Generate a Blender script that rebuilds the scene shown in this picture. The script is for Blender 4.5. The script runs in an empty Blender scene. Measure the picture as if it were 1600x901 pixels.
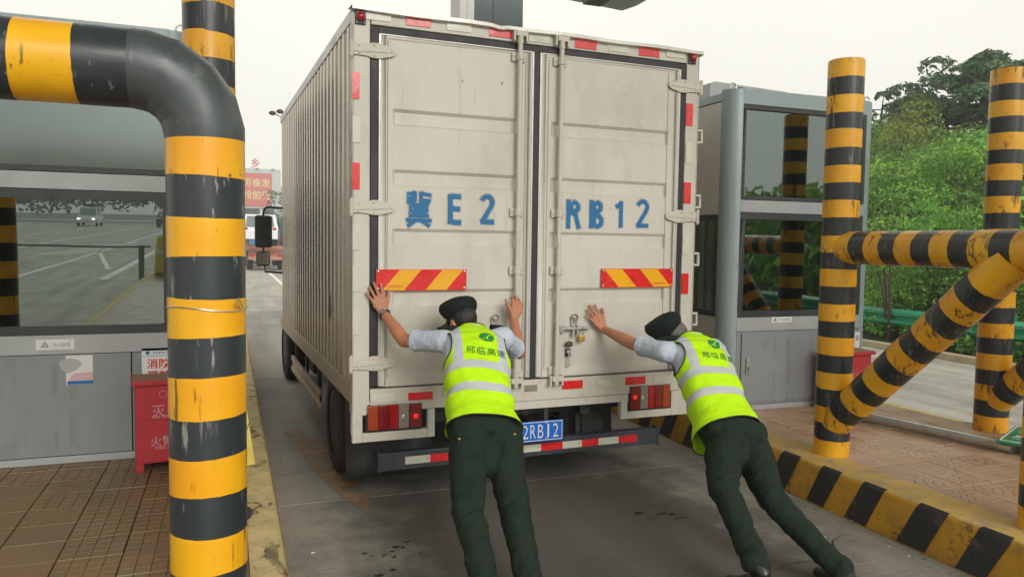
import bpy, bmesh, math, random
import numpy as np
from mathutils import Vector, Matrix, noise
from mathutils.bvhtree import BVHTree
from math import sin, cos, pi, radians, sqrt, atan2
random.seed(7); rng = np.random.default_rng(7)
SC = bpy.context.scene
COL = SC.collection

# ------------------------------------------------------------------ camera, world, sun, exposure
F = 1180.0
YAW, PITCH, ROLL, CAMH = radians(20.5), radians(-3.45), radians(0.82), 1.70
fwd = Vector((sin(YAW)*cos(PITCH), cos(YAW)*cos(PITCH), sin(PITCH)))
rt0 = Vector((cos(YAW), -sin(YAW), 0)); up0 = rt0.cross(fwd)
RT = rt0*cos(ROLL)+up0*sin(ROLL); UP = -rt0*sin(ROLL)+up0*cos(ROLL)
CP = Vector((0, 0, CAMH))
cd = bpy.data.cameras.new('camera'); cam = bpy.data.objects.new('camera', cd); COL.objects.link(cam)
M3 = Matrix((RT, UP, -fwd)).transposed(); cam.matrix_world = Matrix.Translation(CP) @ M3.to_4x4()
cd.sensor_width = 36; cd.lens = F/1600*36; cd.clip_end = 2000; cd.clip_start = 0.05
SC.camera = cam
w = bpy.data.worlds.new('World'); SC.world = w; w.use_nodes = True
nt = w.node_tree; nt.nodes.clear()
sky = nt.nodes.new('ShaderNodeTexSky'); sky.sky_type = 'NISHITA'; sky.sun_disc = False
SUN_EL, SUN_AZ = radians(28), radians(170)      # azimuth from +Y towards +X
sky.sun_elevation = SUN_EL; sky.sun_rotation = SUN_AZ; sky.dust_density = 5; sky.air_density = 1.4
hs = nt.nodes.new('ShaderNodeHueSaturation'); hs.inputs['Saturation'].default_value = 0.18
mx = nt.nodes.new('ShaderNodeMix'); mx.data_type = 'RGBA'; mx.inputs['Factor'].default_value = 0.80
mx.inputs['B'].default_value = (8.6, 8.5, 7.9, 1)    # an even overcast veil over the clear sky
bg = nt.nodes.new('ShaderNodeBackground'); bg.inputs['Strength'].default_value = 0.092
wo = nt.nodes.new('ShaderNodeOutputWorld')
_tc = nt.nodes.new('ShaderNodeTexCoord'); _nz = nt.nodes.new('ShaderNodeTexNoise'); _nz.inputs['Scale'].default_value = 1.6; _nz.inputs['Detail'].default_value = 3
_mr = nt.nodes.new('ShaderNodeMapRange'); _mr.inputs[1].default_value = .3; _mr.inputs[2].default_value = .7; _mr.inputs[3].default_value = .94; _mr.inputs[4].default_value = 1.07
_vs = nt.nodes.new('ShaderNodeVectorMath'); _vs.operation = 'SCALE'; _vs.inputs[0].default_value = (9.5, 9.3, 8.35)
nt.links.new(_tc.outputs['Generated'], _nz.inputs[0]); nt.links.new(_nz.outputs[0], _mr.inputs[0]); nt.links.new(_mr.outputs[0], _vs.inputs['Scale']); nt.links.new(_vs.outputs[0], mx.inputs['B'])
nt.links.new(sky.outputs[0], hs.inputs['Color']); nt.links.new(hs.outputs[0], mx.inputs['A'])
nt.links.new(mx.outputs['Result'], bg.inputs[0]); nt.links.new(bg.outputs[0], wo.inputs[0])
sl = bpy.data.lights.new('sun', 'SUN'); sl.energy = 1.5; sl.angle = radians(35); sl.color = (1, .95, .87)
so = bpy.data.objects.new('sun', sl); COL.objects.link(so)
sd = Vector((sin(SUN_AZ)*cos(SUN_EL), cos(SUN_AZ)*cos(SUN_EL), sin(SUN_EL)))
so.rotation_euler = sd.to_track_quat('Z', 'Y').to_euler()
SC.view_settings.view_transform = 'Standard'; SC.view_settings.look = 'None'
SC.view_settings.exposure = 0.50; SC.view_settings.gamma = 1; SC.view_settings.use_curve_mapping = False
try:
    SC.cycles.max_bounces = 8; SC.cycles.diffuse_bounces = 4; SC.cycles.glossy_bounces = 4; SC.cycles.transparent_max_bounces = 12
    SC.cycles.sample_clamp_indirect = 6; SC.cycles.use_denoising = True
except Exception: pass

def ray(px, py): return fwd*F + RT*(px-800) + UP*(450.5-py)
def onplane(px, py, p0, n):
    d = ray(px, py); return CP + d*(((Vector(p0)-CP).dot(n))/d.dot(n))
def onz(px, py, z): return onplane(px, py, (0, 0, z), Vector((0, 0, 1)))
def ony(px, py, y): return onplane(px, py, (0, y, 0), Vector((0, 1, 0)))

# ------------------------------------------------------------------ materials
MATS = {}
def mat(name, col, rough=.6, metal=0., var=.08, scale=6., bump=0., bscale=60., dirt=None, dscale=3., dlo=.52, dhi=.7, damt=.7,
        coat=0., spec=.5, stretch=(1, 1, 1), rvar=.12, emit=None):
    if name in MATS: return MATS[name]
    m = bpy.data.materials.new(name); m.use_nodes = True; t = m.node_tree; N = t.nodes; L = t.links
    b = N['Principled BSDF']; b.inputs['Metallic'].default_value = metal
    b.inputs['Coat Weight'].default_value = coat; b.inputs['Specular IOR Level'].default_value = spec
    tc = N.new('ShaderNodeTexCoord'); mp = N.new('ShaderNodeMapping'); mp.inputs['Scale'].default_value = stretch
    L.new(tc.outputs['Object'], mp.inputs[0])
    nz = N.new('ShaderNodeTexNoise'); nz.inputs['Scale'].default_value = scale; nz.inputs['Detail'].default_value = 6; nz.inputs['Roughness'].default_value = .65
    L.new(mp.outputs[0], nz.inputs['Vector'])
    r = N.new('ShaderNodeMapRange'); r.inputs[1].default_value = .25; r.inputs[2].default_value = .75
    r.inputs[3].default_value = 1-var; r.inputs[4].default_value = 1+var; L.new(nz.outputs[0], r.inputs[0])
    vm = N.new('ShaderNodeVectorMath'); vm.operation = 'SCALE'; vm.inputs[0].default_value = col[:3]; L.new(r.outputs[0], vm.inputs['Scale'])
    out = vm.outputs[0]
    if dirt is not None:
        n2 = N.new('ShaderNodeTexNoise'); n2.inputs['Scale'].default_value = dscale; n2.inputs['Detail'].default_value = 9; n2.inputs['Roughness'].default_value = .7
        L.new(mp.outputs[0], n2.inputs['Vector'])
        r2 = N.new('ShaderNodeMapRange'); r2.inputs[1].default_value = dlo; r2.inputs[2].default_value = dhi; r2.inputs[3].default_value = 0; r2.inputs[4].default_value = damt
        L.new(n2.outputs[0], r2.inputs[0])
        mm = N.new('ShaderNodeMix'); mm.data_type = 'RGBA'; L.new(r2.outputs[0], mm.inputs['Factor']); L.new(out, mm.inputs['A']); mm.inputs['B'].default_value = (*dirt, 1)
        out = mm.outputs['Result']
    L.new(out, b.inputs['Base Color'])
    r3 = N.new('ShaderNodeMapRange'); r3.inputs[1].default_value = .3; r3.inputs[2].default_value = .7
    r3.inputs[3].default_value = max(.02, rough-rvar); r3.inputs[4].default_value = min(1, rough+rvar); L.new(nz.outputs[0], r3.inputs[0]); L.new(r3.outputs[0], b.inputs['Roughness'])
    if bump > 0:
        n3 = N.new('ShaderNodeTexNoise'); n3.inputs['Scale'].default_value = bscale; n3.inputs['Detail'].default_value = 5
        L.new(mp.outputs[0], n3.inputs['Vector'])
        bp = N.new('ShaderNodeBump'); bp.inputs['Strength'].default_value = bump; bp.inputs['Distance'].default_value = .01; L.new(n3.outputs[0], bp.inputs['Height']); L.new(bp.outputs[0], b.inputs['Normal'])
    if emit: b.inputs['Emission Color'].default_value = (*emit[0], 1); b.inputs['Emission Strength'].default_value = emit[1]
    MATS[name] = m; return m
def scratch(m, col, amt=.7, dens=.64, axis=(34, 34, 3), rot=(0, .5, 0), col2=None):
    """stretched scrapes and, with col2, broad patches of a second hue"""
    t = m.node_tree; N = t.nodes; L = t.links; b = N['Principled BSDF']; s = b.inputs['Base Color'].links[0].from_socket
    tc = N.new('ShaderNodeTexCoord')
    if col2:
        n0 = N.new('ShaderNodeTexNoise'); n0.inputs['Scale'].default_value = 2.3; n0.inputs['Detail'].default_value = 3; L.new(tc.outputs['Object'], n0.inputs['Vector'])
        r0 = N.new('ShaderNodeMapRange'); r0.inputs[1].default_value = .42; r0.inputs[2].default_value = .62; r0.inputs[4].default_value = .8; L.new(n0.outputs[0], r0.inputs[0])
        m0 = N.new('ShaderNodeMix'); m0.data_type = 'RGBA'; L.new(r0.outputs[0], m0.inputs['Factor']); L.new(s, m0.inputs['A']); m0.inputs['B'].default_value = (*col2, 1); s = m0.outputs['Result']
    for k, (r_, d_) in enumerate(((rot, dens), ((.9, -.7, .4), dens+.02))):
        mp = N.new('ShaderNodeMapping'); mp.inputs['Scale'].default_value = axis; mp.inputs['Rotation'].default_value = r_; L.new(tc.outputs['Object'], mp.inputs[0])
        n = N.new('ShaderNodeTexNoise'); n.inputs['Scale'].default_value = 1; n.inputs['Detail'].default_value = 3; n.inputs['Roughness'].default_value = .6; L.new(mp.outputs[0], n.inputs['Vector'])
        g = N.new('ShaderNodeTexNoise'); g.inputs['Scale'].default_value = 4; L.new(tc.outputs['Object'], g.inputs['Vector'])
        r = N.new('ShaderNodeMapRange'); r.inputs[1].default_value = d_; r.inputs[2].default_value = d_+.05; r.inputs[4].default_value = amt; L.new(n.outputs[0], r.inputs[0])
        r2 = N.new('ShaderNodeMapRange'); r2.inputs[1].default_value = .48; r2.inputs[2].default_value = .58; L.new(g.outputs[0], r2.inputs[0])
        mu = N.new('ShaderNodeMath'); mu.operation = 'MULTIPLY'; L.new(r.outputs[0], mu.inputs[0]); L.new(r2.outputs[0], mu.inputs[1])
        m2 = N.new('ShaderNodeMix'); m2.data_type = 'RGBA'; L.new(mu.outputs[0], m2.inputs['Factor']); L.new(s, m2.inputs['A']); m2.inputs['B'].default_value = (*col, 1); s = m2.outputs['Result']
    L.new(s, b.inputs['Base Color'])
def base_socket(m):
    b = m.node_tree.nodes['Principled BSDF']; return b, b.inputs['Base Color'].links[0].from_socket

PAINT = mat('truck_paint', (.60, .585, .53), .36, var=.06, scale=1.1, dirt=(.34, .28, .20), dscale=1.8, dlo=.48, dhi=.80, damt=.55, stretch=(1, 1, .55), bump=.05, bscale=9, rvar=.06)
PAINTW = mat('worn_truck_paint', (.57, .55, .48), .42, var=.05, scale=5, dirt=(.24, .19, .13), dscale=11, dlo=.55, dhi=.75, damt=.55, bump=.05, bscale=30)
LIP = mat('alu_lip', (.55, .55, .52), .4, .5, var=.1, dirt=(.25, .22, .17), damt=.6)
RUBBER = mat('rubber', (.022, .024, .03), .55, var=.2, bump=.1)
BLK = mat('black_plastic', (.02, .02, .022), .45, var=.2)
CHAS = mat('chassis_dark', (.025, .025, .028), .6, var=.3, dirt=(.09, .075, .06), damt=.6, dscale=6)
ALU = mat('side_sheet', (.50, .44, .355), .26, .55, var=.05, scale=2, dirt=(.30, .24, .17), dscale=1.6, dlo=.5, dhi=.8, damt=.5, stretch=(1, 1, .2), rvar=.06)
RAILM = mat('side_rail', (.46, .38, .29), .45, .2, var=.15, dirt=(.2, .13, .07), dscale=8, damt=.7)
REDR = mat('red_reflector', (.72, .015, .02), .25, var=.05, scale=40, coat=.5, dirt=(.25, .03, .03), dscale=9, damt=.4)
WHR = mat('white_reflector', (.62, .63, .55), .3, var=.06, dirt=(.42, .40, .32), dscale=12, damt=.6, coat=.3)
YELR = mat('yellow_reflector', (.85, .42, .01), .3, var=.04, coat=.4)
BLUE = mat('blue_stencil', (.006, .145, .35), .55, var=.22, scale=30)
STEEL = mat('galvanised', (.50, .50, .48), .38, .85, var=.12, dirt=(.2, .17, .14), dscale=14, damt=.6)
BRASS = mat('brass', (.6, .42, .12), .35, .9)
DARKST = mat('dark_steel', (.055, .065, .08), .42, .3, var=.15, dirt=(.12, .11, .1), damt=.4)
YEL = mat('yellow_tape', (.83, .43, .012), .36, var=.14, scale=5, dirt=(.13, .07, .02), dscale=11, dlo=.60, dhi=.70, damt=.8, coat=.1)
YELF = mat('lemon_tape', (.86, .46, .008), .34, var=.10, scale=6, dirt=(.09, .05, .02), dscale=10, dlo=.635, dhi=.67, damt=.9, coat=.15)
BTAPEF = mat('worn_black_tape', (.026, .034, .042), .36, var=.25, scale=5, dirt=(.42, .42, .38), dscale=8, dlo=.66, dhi=.72, damt=.7, coat=.15, stretch=(1.6, 1.6, .45))
BTAPE = mat('black_tape', (.018, .022, .028), .36, var=.25, scale=8, dirt=(.34, .34, .31), dscale=10, dlo=.66, dhi=.74, damt=.55, coat=.15, stretch=(1, 1, .35))
ELB = mat('dark_pipe_paint', (.075, .088, .094), .38, .25, var=.2, scale=6, dirt=(.12, .13, .12), dscale=5, damt=.5, bump=.08, bscale=40)
scratch(YELF, (.10, .05, .02), .85, .62, col2=(.84, .36, .006)); scratch(YEL, (.09, .05, .02), .85, .58, axis=(26, 26, 6), col2=(.72, .32, .006)); scratch(BTAPEF, (.40, .40, .37), .6, .625, axis=(30, 24, 5), rot=(.3, .5, 0)); scratch(BTAPE, (.22, .21, .18), .55, .60)
scratch(PAINT, (.36, .31, .23), .22, .62, axis=(22, 22, 1.2), rot=(0, .03, 0)); scratch(ELB, (.16, .17, .165), .5, .58, axis=(9, 9, 9))
SIDEP = mat('side_panel_pale', (.56, .54, .50), .4, .1, var=.06, dirt=(.36, .33, .28), dscale=4, dlo=.5, dhi=.8, damt=.4)  # paler than the front: light reflected off the truck put into the colour
BOOTH = mat('booth_grey', (.235, .255, .265), .42, .1, var=.05, scale=2.5, dirt=(.14, .145, .145), dscale=4, dlo=.5, dhi=.8, damt=.4, stretch=(1, 1, .4))
scratch(BOOTH, (.13, .135, .13), .35, .56, axis=(12, 12, .8), rot=(0, .02, 0))
BOOTHL = mat('booth_light_grey', (.36, .38, .39), .38, .1, var=.05, dirt=(.2, .2, .2), dscale=5, dlo=.55, dhi=.8, damt=.35)
BOOTHT = mat('booth_trim', (.30, .37, .39), .38, .2, var=.05, dirt=(.18, .2, .2), damt=.3)
FRAME = mat('window_frame', (.03, .036, .04), .4, var=.15)
REDP = mat('red_cabinet_paint', (.46, .028, .042), .45, var=.08, dirt=(.22, .07, .06), dscale=9, dlo=.55, dhi=.8, damt=.5)
DUST = mat('dusty_red_top', (.33, .18, .12), .8, var=.2, dirt=(.1, .05, .04), dscale=30, damt=.8)
WHITE = mat('white_print', (.72, .73, .72), .5, var=.05)
PAPER = mat('paper', (.62, .63, .62), .6, var=.08, dirt=(.4, .4, .38), dscale=25, damt=.4)
INKR = mat('red_ink', (.60, .03, .03), .6)
INKB = mat('blue_ink', (.02, .14, .34), .6)
INKK = mat('black_ink', (.03, .03, .03), .6)
INKG = mat('green_ink', (.008, .24, .045), .6)
FADED = mat('faded_print', (.36, .36, .38), .6)
PINKP = mat('faded_pink_print', (.62, .33, .36), .6)
YSIGN = mat('yellow_plastic', (.62, .48, .03), .4, var=.08, dirt=(.3, .2, .03), damt=.4)
GSIGN = mat('green_sign', (.005, .22, .10), .35, coat=.3)
GRAIL = mat('green_guardrail_paint', (.015, .30, .15), .35, var=.1, coat=.2, dirt=(.08, .15, .1), damt=.4)
PLATE = mat('plate_blue', (.01, .13, .55), .35, coat=.3, var=.05)
SKIN = mat('skin', (.47, .20, .115), .48, var=.10, scale=14, bump=.06, bscale=180, spec=.4)
HAIR = mat('hair_black', (.012, .011, .010), .5, var=.4, scale=60, stretch=(1, 1, .2), bump=.5, bscale=220)
HAIRG = mat('hair_grey', (.13, .12, .11), .6, var=.4, scale=60, bump=.5, bscale=220)
TROU = mat('trouser_cloth', (.012, .024, .016), .85, var=.2, scale=9, bump=.7, bscale=42, spec=.25)
SHIRT = mat('shirt_cloth', (.50, .57, .68), .8, var=.05, bump=.2, bscale=160, spec=.25)
CAPM = mat('cap_cloth', (.009, .014, .014), .8, var=.2, bump=.3, bscale=300, spec=.25)
SHOE = mat('shoe_leather', (.012, .012, .012), .35, coat=.2)
PIPING = mat('black_piping', (.012, .016, .012), .7)
WOOD = mat('brown_cloth', (.2, .11, .05), .8)

def glass(name, tint, refl=.35, rough=.02, trans=.35):
    m = bpy.data.materials.new(name); m.use_nodes = True; t = m.node_tree; N = t.nodes; L = t.links; N.clear()
    o = N.new('ShaderNodeOutputMaterial'); gl = N.new('ShaderNodeBsdfGlossy'); gl.inputs['Roughness'].default_value = rough; gl.inputs[0].default_value = (.80, .92, .88, 1)
    tr = N.new('ShaderNodeBsdfTransparent'); tr.inputs[0].default_value = (*[c*trans for c in tint], 1)
    fr = N.new('ShaderNodeFresnel'); fr.inputs[0].default_value = 1.5
    r = N.new('ShaderNodeMapRange'); r.inputs[1].default_value = .04; r.inputs[2].default_value = 1; r.inputs[3].default_value = refl; r.inputs[4].default_value = 1
    mix = N.new('ShaderNodeMixShader'); L.new(fr.outputs[0], r.inputs[0]); L.new(r.outputs[0], mix.inputs[0]); L.new(tr.outputs[0], mix.inputs[1]); L.new(gl.outputs[0], mix.inputs[2]); L.new(mix.outputs[0], o.inputs[0])
    # very slight waviness of the film
    tc = N.new('ShaderNodeTexCoord'); nz = N.new('ShaderNodeTexNoise'); nz.inputs['Scale'].default_value = 1.5; L.new(tc.outputs['Object'], nz.inputs[0])
    bp = N.new('ShaderNodeBump'); bp.inputs['Strength'].default_value = .02; bp.inputs['Distance'].default_value = .02; L.new(nz.outputs[0], bp.inputs['Height']); L.new(bp.outputs[0], gl.inputs['Normal'])
    return m
GLASS = glass('tinted_glass', (.55, .8, .75), .20, .015, .35)
GLASSD = glass('dark_tinted_glass', (.5, .6, .55), .30, .002, .25)
GLASSU = glass('hazy_upper_glass', (.62, .74, .78), .20, .22, .6)

def lens(name, col, e=0.0):
    m = mat(name, col, .18, var=.1, scale=30, coat=.6)
    b = m.node_tree.nodes['Principled BSDF']
    if e: b.inputs['Emission Color'].default_value = (*col, 1); b.inputs['Emission Strength'].default_value = e
    # moulded prism relief
    return m
LRED = lens('lens_red', (.20, .006, .01)); LRED2 = lens('lens_bright_red', (.40, .006, .01)); LAMB = lens('lens_amber', (.34, .045, .008)); LCLR = lens('lens_clear', (.26, .22, .20))

# ------------------------------------------------------------------ mesh helpers
class MB:
    def __init__(s): s.v = []; s.f = []; s.m = []
    def add(s, vs, fs, mi=0):
        o = len(s.v); s.v += [tuple(x) for x in vs]; s.f += [tuple(i+o for i in f) for f in fs]; s.m += [mi]*len(fs); return s
    def box(s, x0, x1, y0, y1, z0, z1, mi=0):
        return s.add([(x0,y0,z0),(x1,y0,z0),(x1,y1,z0),(x0,y1,z0),(x0,y0,z1),(x1,y0,z1),(x1,y1,z1),(x0,y1,z1)],
                     [(0,3,2,1),(4,5,6,7),(0,1,5,4),(1,2,6,5),(2,3,7,6),(3,0,4,7)], mi)
    def cyl(s, p0, p1, r0, r1=None, seg=16, mi=0, caps=True):
        p0 = Vector(p0); p1 = Vector(p1); r1 = r0 if r1 is None else r1
        d = (p1-p0).normalized(); a = d.orthogonal().normalized(); b = d.cross(a)
        vs = []
        for p, r in ((p0, r0), (p1, r1)):
            for i in range(seg):
                t = 2*pi*i/seg; vs.append(p+a*(cos(t)*r)+b*(sin(t)*r))
        fs = [(i, (i+1) % seg, seg+(i+1) % seg, seg+i) for i in range(seg)]
        if caps: fs += [tuple(range(seg))[::-1], tuple(range(seg, 2*seg))]
        return s.add(vs, fs, mi)
    def tube(s, pts, r, seg=10, mi=0):
        pts = [Vector(p) for p in pts]; rs = r if isinstance(r, (list, tuple)) else [r]*len(pts)
        n = len(pts); vs = []; prev = None
        for i, p in enumerate(pts):
            d = (pts[min(i+1, n-1)]-pts[max(i-1, 0)]).normalized()
            a = d.orthogonal().normalized() if prev is None else (prev-d*prev.dot(d)).normalized()
            prev = a; b = d.cross(a)
            for k in range(seg):
                t = 2*pi*k/seg; vs.append(p+a*(cos(t)*rs[i])+b*(sin(t)*rs[i]))
        fs = [(i*seg+k, i*seg+(k+1) % seg, (i+1)*seg+(k+1) % seg, (i+1)*seg+k) for i in range(n-1) for k in range(seg)]
        fs += [tuple(range(seg))[::-1], tuple(range((n-1)*seg, n*seg))]
        return s.add(vs, fs, mi)
    def ball(s, c, r, seg=14, rings=9, mi=0, sc=(1, 1, 1), R=None):
        c = Vector(c); vs = []; 
        for i in range(rings+1):
            ph = pi*i/rings
            for k in range(seg):
                t = 2*pi*k/seg; q = Vector((sin(ph)*cos(t)*r*sc[0], sin(ph)*sin(t)*r*sc[1], cos(ph)*r*sc[2]))
                if R is not None: q = R @ q
                vs.append(c+q)
        fs = [(i*seg+k, (i+1)*seg+k, (i+1)*seg+(k+1) % seg, i*seg+(k+1) % seg) for i in range(rings) for k in range(seg)]
        return s.add(vs, fs, mi)
    def prism(s, poly, y0, y1, mi=0):   # polygon in (x,z), extruded in y
        n = len(poly); vs = [(x, y0, z) for x, z in poly]+[(x, y1, z) for x, z in poly]
        fs = [tuple(range(n)), tuple(range(n, 2*n))[::-1]]+[(i, n+i, n+(i+1) % n, (i+1) % n) for i in range(n)]
        return s.add(vs, fs, mi)
    def build(s, name, m, parent=None, bevel=0, smooth=30, loc=None, seg=2):
        me = bpy.data.meshes.new(name); me.from_pydata(s.v, [], s.f)
        for x in (m if isinstance(m, (list, tuple)) else [m]): me.materials.append(x)
        me.polygons.foreach_set('material_index', s.m)
        bm = bmesh.new(); bm.from_mesh(me)
        bmesh.ops.remove_doubles(bm, verts=bm.verts, dist=1e-6)
        bmesh.ops.recalc_face_normals(bm, faces=bm.faces)
        if bevel: 
            es = [e for e in bm.edges if len(e.link_faces) == 2 and e.calc_face_angle(0) > .5]
            bmesh.ops.bevel(bm, geom=es, offset=bevel, segments=seg, profile=.5, affect='EDGES', clamp_overlap=True)
        bm.to_mesh(me); bm.free()
        if smooth: me.shade_smooth(); me.set_sharp_from_angle(angle=radians(smooth))
        o = obj(name, me, parent, loc)
        if bevel and smooth: wn = o.modifiers.new('weighted', 'WEIGHTED_NORMAL'); wn.keep_sharp = True; wn.weight = 80
        return o
def obj(name, me, parent=None, loc=None):
    o = bpy.data.objects.new(name, me); COL.objects.link(o)
    if parent: o.parent = parent
    if loc: o.location = loc
    return o
def tag(o, label=None, cat=None, group=None, kind=None):
    for k, v in (('label', label), ('category', cat), ('group', group), ('kind', kind)):
        if v: o[k] = v
    return o
def empty(name, loc, label, cat, group=None, rz=0):
    o = bpy.data.objects.new(name, None); COL.objects.link(o); o.location = loc; o.rotation_euler = (0, 0, rz); o.empty_display_size = .1
    return tag(o, label, cat, group)
def dup(o, parent=None, loc=None):
    c = o.copy(); COL.objects.link(c); c.parent = parent
    for ch in list(o.children): dup(ch, c)
    if loc is not None: c.location = loc
    return c
def box(name, x0, x1, y0, y1, z0, z1, m, parent=None, bevel=0, **k): return MB().box(min(x0,x1), max(x0,x1), min(y0,y1), max(y0,y1), min(z0,z1), max(z0,z1)).build(name, m, parent, bevel, **k)

def text_mesh(body, size, m, bold=0., extrude=.0015, sx=1., space=1., align='CENTER'):
    cu = bpy.data.curves.new('lettering', 'FONT'); cu.body = body; cu.size = size; cu.offset = bold; cu.extrude = extrude
    cu.align_x = align; cu.align_y = 'CENTER'; cu.space_character = space; cu.resolution_u = 3
    o = bpy.data.objects.new('lettering_source', cu); COL.objects.link(o)
    bpy.context.view_layer.update()
    me = bpy.data.meshes.new_from_object(o.evaluated_get(bpy.context.evaluated_depsgraph_get()))
    bpy.data.objects.remove(o); bpy.data.curves.remove(cu)
    me.materials.clear(); me.materials.append(m)
    if sx != 1: me.transform(Matrix.Diagonal((sx, 1, 1, 1)))
    return me
def text(name, body, size, m, parent, center, xdir=(1, 0, 0), zdir=(0, 0, 1), height=None, width=None, **k):
    """flat lettering standing at center, reading along xdir, up along zdir; fitted to height/width when given"""
    me = text_mesh(body, size, m, **k)
    co = np.array([v.co for v in me.vertices]); lo = co.min(0); hi = co.max(0); c = (lo+hi)/2
    sx = (width/(hi[0]-lo[0])) if width else 1; sy = (height/(hi[1]-lo[1])) if height else 1
    if height and not width: sx = sy
    if width and not height: sy = sx
    X = Vector(xdir).normalized(); Z = Vector(zdir).normalized(); Y = X.cross(Z)  # outward normal = -Y... X x Z
    T = Matrix((X, Z, X.cross(Z))).transposed().to_4x4()
    me.transform(Matrix.Translation(Vector(center)) @ T @ Matrix.Diagonal((sx, sy, 1, 1)) @ Matrix.Translation(Vector((-c[0], -c[1], 0))))
    return obj(name, me, parent)

# ================================================================== SETTING
KZ = 0.27          # island height
RX0, RX1 = 3.63, 5.78
LX0, LX1 = -1.95, 0.235
# ground sheet
def concrete(name, col, lane=True):
    m = mat(name, col, .8, var=.16, scale=1.3, dirt=(.035, .033, .030), dscale=.9, dlo=.50, dhi=.80, damt=.55, rvar=.1)
    t = m.node_tree; N = t.nodes; L = t.links; b, s = base_socket(m)
    tc = N.new('ShaderNodeTexCoord')
    # tined grooves running across the lane
    wv = N.new('ShaderNodeTexWave'); wv.bands_direction = 'Y'; wv.inputs['Scale'].default_value = 7; wv.inputs['Distortion'].default_value = 3.5; wv.inputs['Detail'].default_value = 2; wv.inputs['Detail Scale'].default_value = 2
    mpp = N.new('ShaderNodeMapping'); mpp.inputs['Scale'].default_value = (.3, 1, 1)
    L.new(tc.outputs['Object'], mpp.inputs[0]); L.new(mpp.outputs[0], wv.inputs['Vector'])
    nz = N.new('ShaderNodeTexNoise'); nz.inputs['Scale'].default_value = 90; nz.inputs['Detail'].default_value = 4; L.new(tc.outputs['Object'], nz.inputs['Vector'])
    ad = N.new('ShaderNodeMath'); ad.operation = 'MULTIPLY_ADD'; L.new(wv.outputs['Fac'], ad.inputs[0]); ad.inputs[1].default_value = .22; L.new(nz.outputs[0], ad.inputs[2])
    bp = N.new('ShaderNodeBump'); bp.inputs['Strength'].default_value = .35; bp.inputs['Distance'].default_value = .008; L.new(ad.outputs[0], bp.inputs['Height']); L.new(bp.outputs[0], b.inputs['Normal'])
    mm = N.new('ShaderNodeMix'); mm.data_type = 'RGBA'; mm.blend_type = 'MULTIPLY'; mm.inputs['Factor'].default_value = 1
    r = N.new('ShaderNodeMapRange'); r.inputs[3].default_value = .80; r.inputs[4].default_value = 1.08; L.new(ad.outputs[0], r.inputs[0]); r.inputs[1].default_value = .3; r.inputs[2].default_value = 1.1
    L.new(s, mm.inputs['A']); L.new(r.outputs[0], mm.inputs['B']); 
    # stretched tyre wear streaks along the lane
    mp2 = N.new('ShaderNodeMapping'); mp2.inputs['Scale'].default_value = (2.2, .18, 1); L.new(tc.outputs['Object'], mp2.inputs[0])
    n2 = N.new('ShaderNodeTexNoise'); n2.inputs['Scale'].default_value = 1.4; n2.inputs['Detail'].default_value = 5; L.new(mp2.outputs[0], n2.inputs['Vector'])
    r2 = N.new('ShaderNodeMapRange'); r2.inputs[1].default_value = .35; r2.inputs[2].default_value = .7; r2.inputs[3].default_value = 1.12; r2.inputs[4].default_value = .74; L.new(n2.outputs[0], r2.inputs[0])
    m3 = N.new('ShaderNodeMix'); m3.data_type = 'RGBA'; m3.blend_type = 'MULTIPLY'; m3.inputs['Factor'].default_value = 1; L.new(mm.outputs['Result'], m3.inputs['A']); L.new(r2.outputs[0], m3.inputs['B'])
    L.new(m3.outputs['Result'], b.inputs['Base Color'])
    return m
ROADM = concrete('lane_concrete', (.32, .302, .258))
PLAZA = concrete('plaza_concrete', (.44, .42, .37))
MIDC = concrete('daylit_concrete', (.37, .35, .305))  # same lane concrete made paler: open daylight farther on put into its colour
gm = MB().add([(-300, -300, -.30), (400, -300, -.30), (400, 500, -.30), (-300, 500, -.30)], [(0, 1, 2, 3)]).build('ground', mat('soil', (.10, .085, .06), .9, var=.3, scale=.5), smooth=0)
tag(gm, kind='structure')
pl = MB()
pl.add([(-60, -130, -.03), (10.35, -130, -.03), (10.35, 110, -.03), (-60, 110, -.03)], [(0, 1, 2, 3)])
tag(pl.build('plaza_road', PLAZA, smooth=0), kind='structure')
# lane slabs in the truck's lane and in the next lane right
def slabs(name, x0, x1, ys, m):
    root = MB().box(x0+.01, x1-.01, ys[0], ys[-1], -.028, -.02).build(name, mat('joint_dirt', (.035, .03, .025), .9), smooth=0); tag(root, kind='structure')
    for a, b in zip(ys[:-1], ys[1:]):
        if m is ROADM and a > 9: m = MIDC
        dz = random.uniform(-.002, .002)
        MB().box(x0+.012, x1-.012, a+.008, b-.008, -.015, dz).build('concrete_slab', m, root, bevel=.004, smooth=0)
    return root
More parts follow.
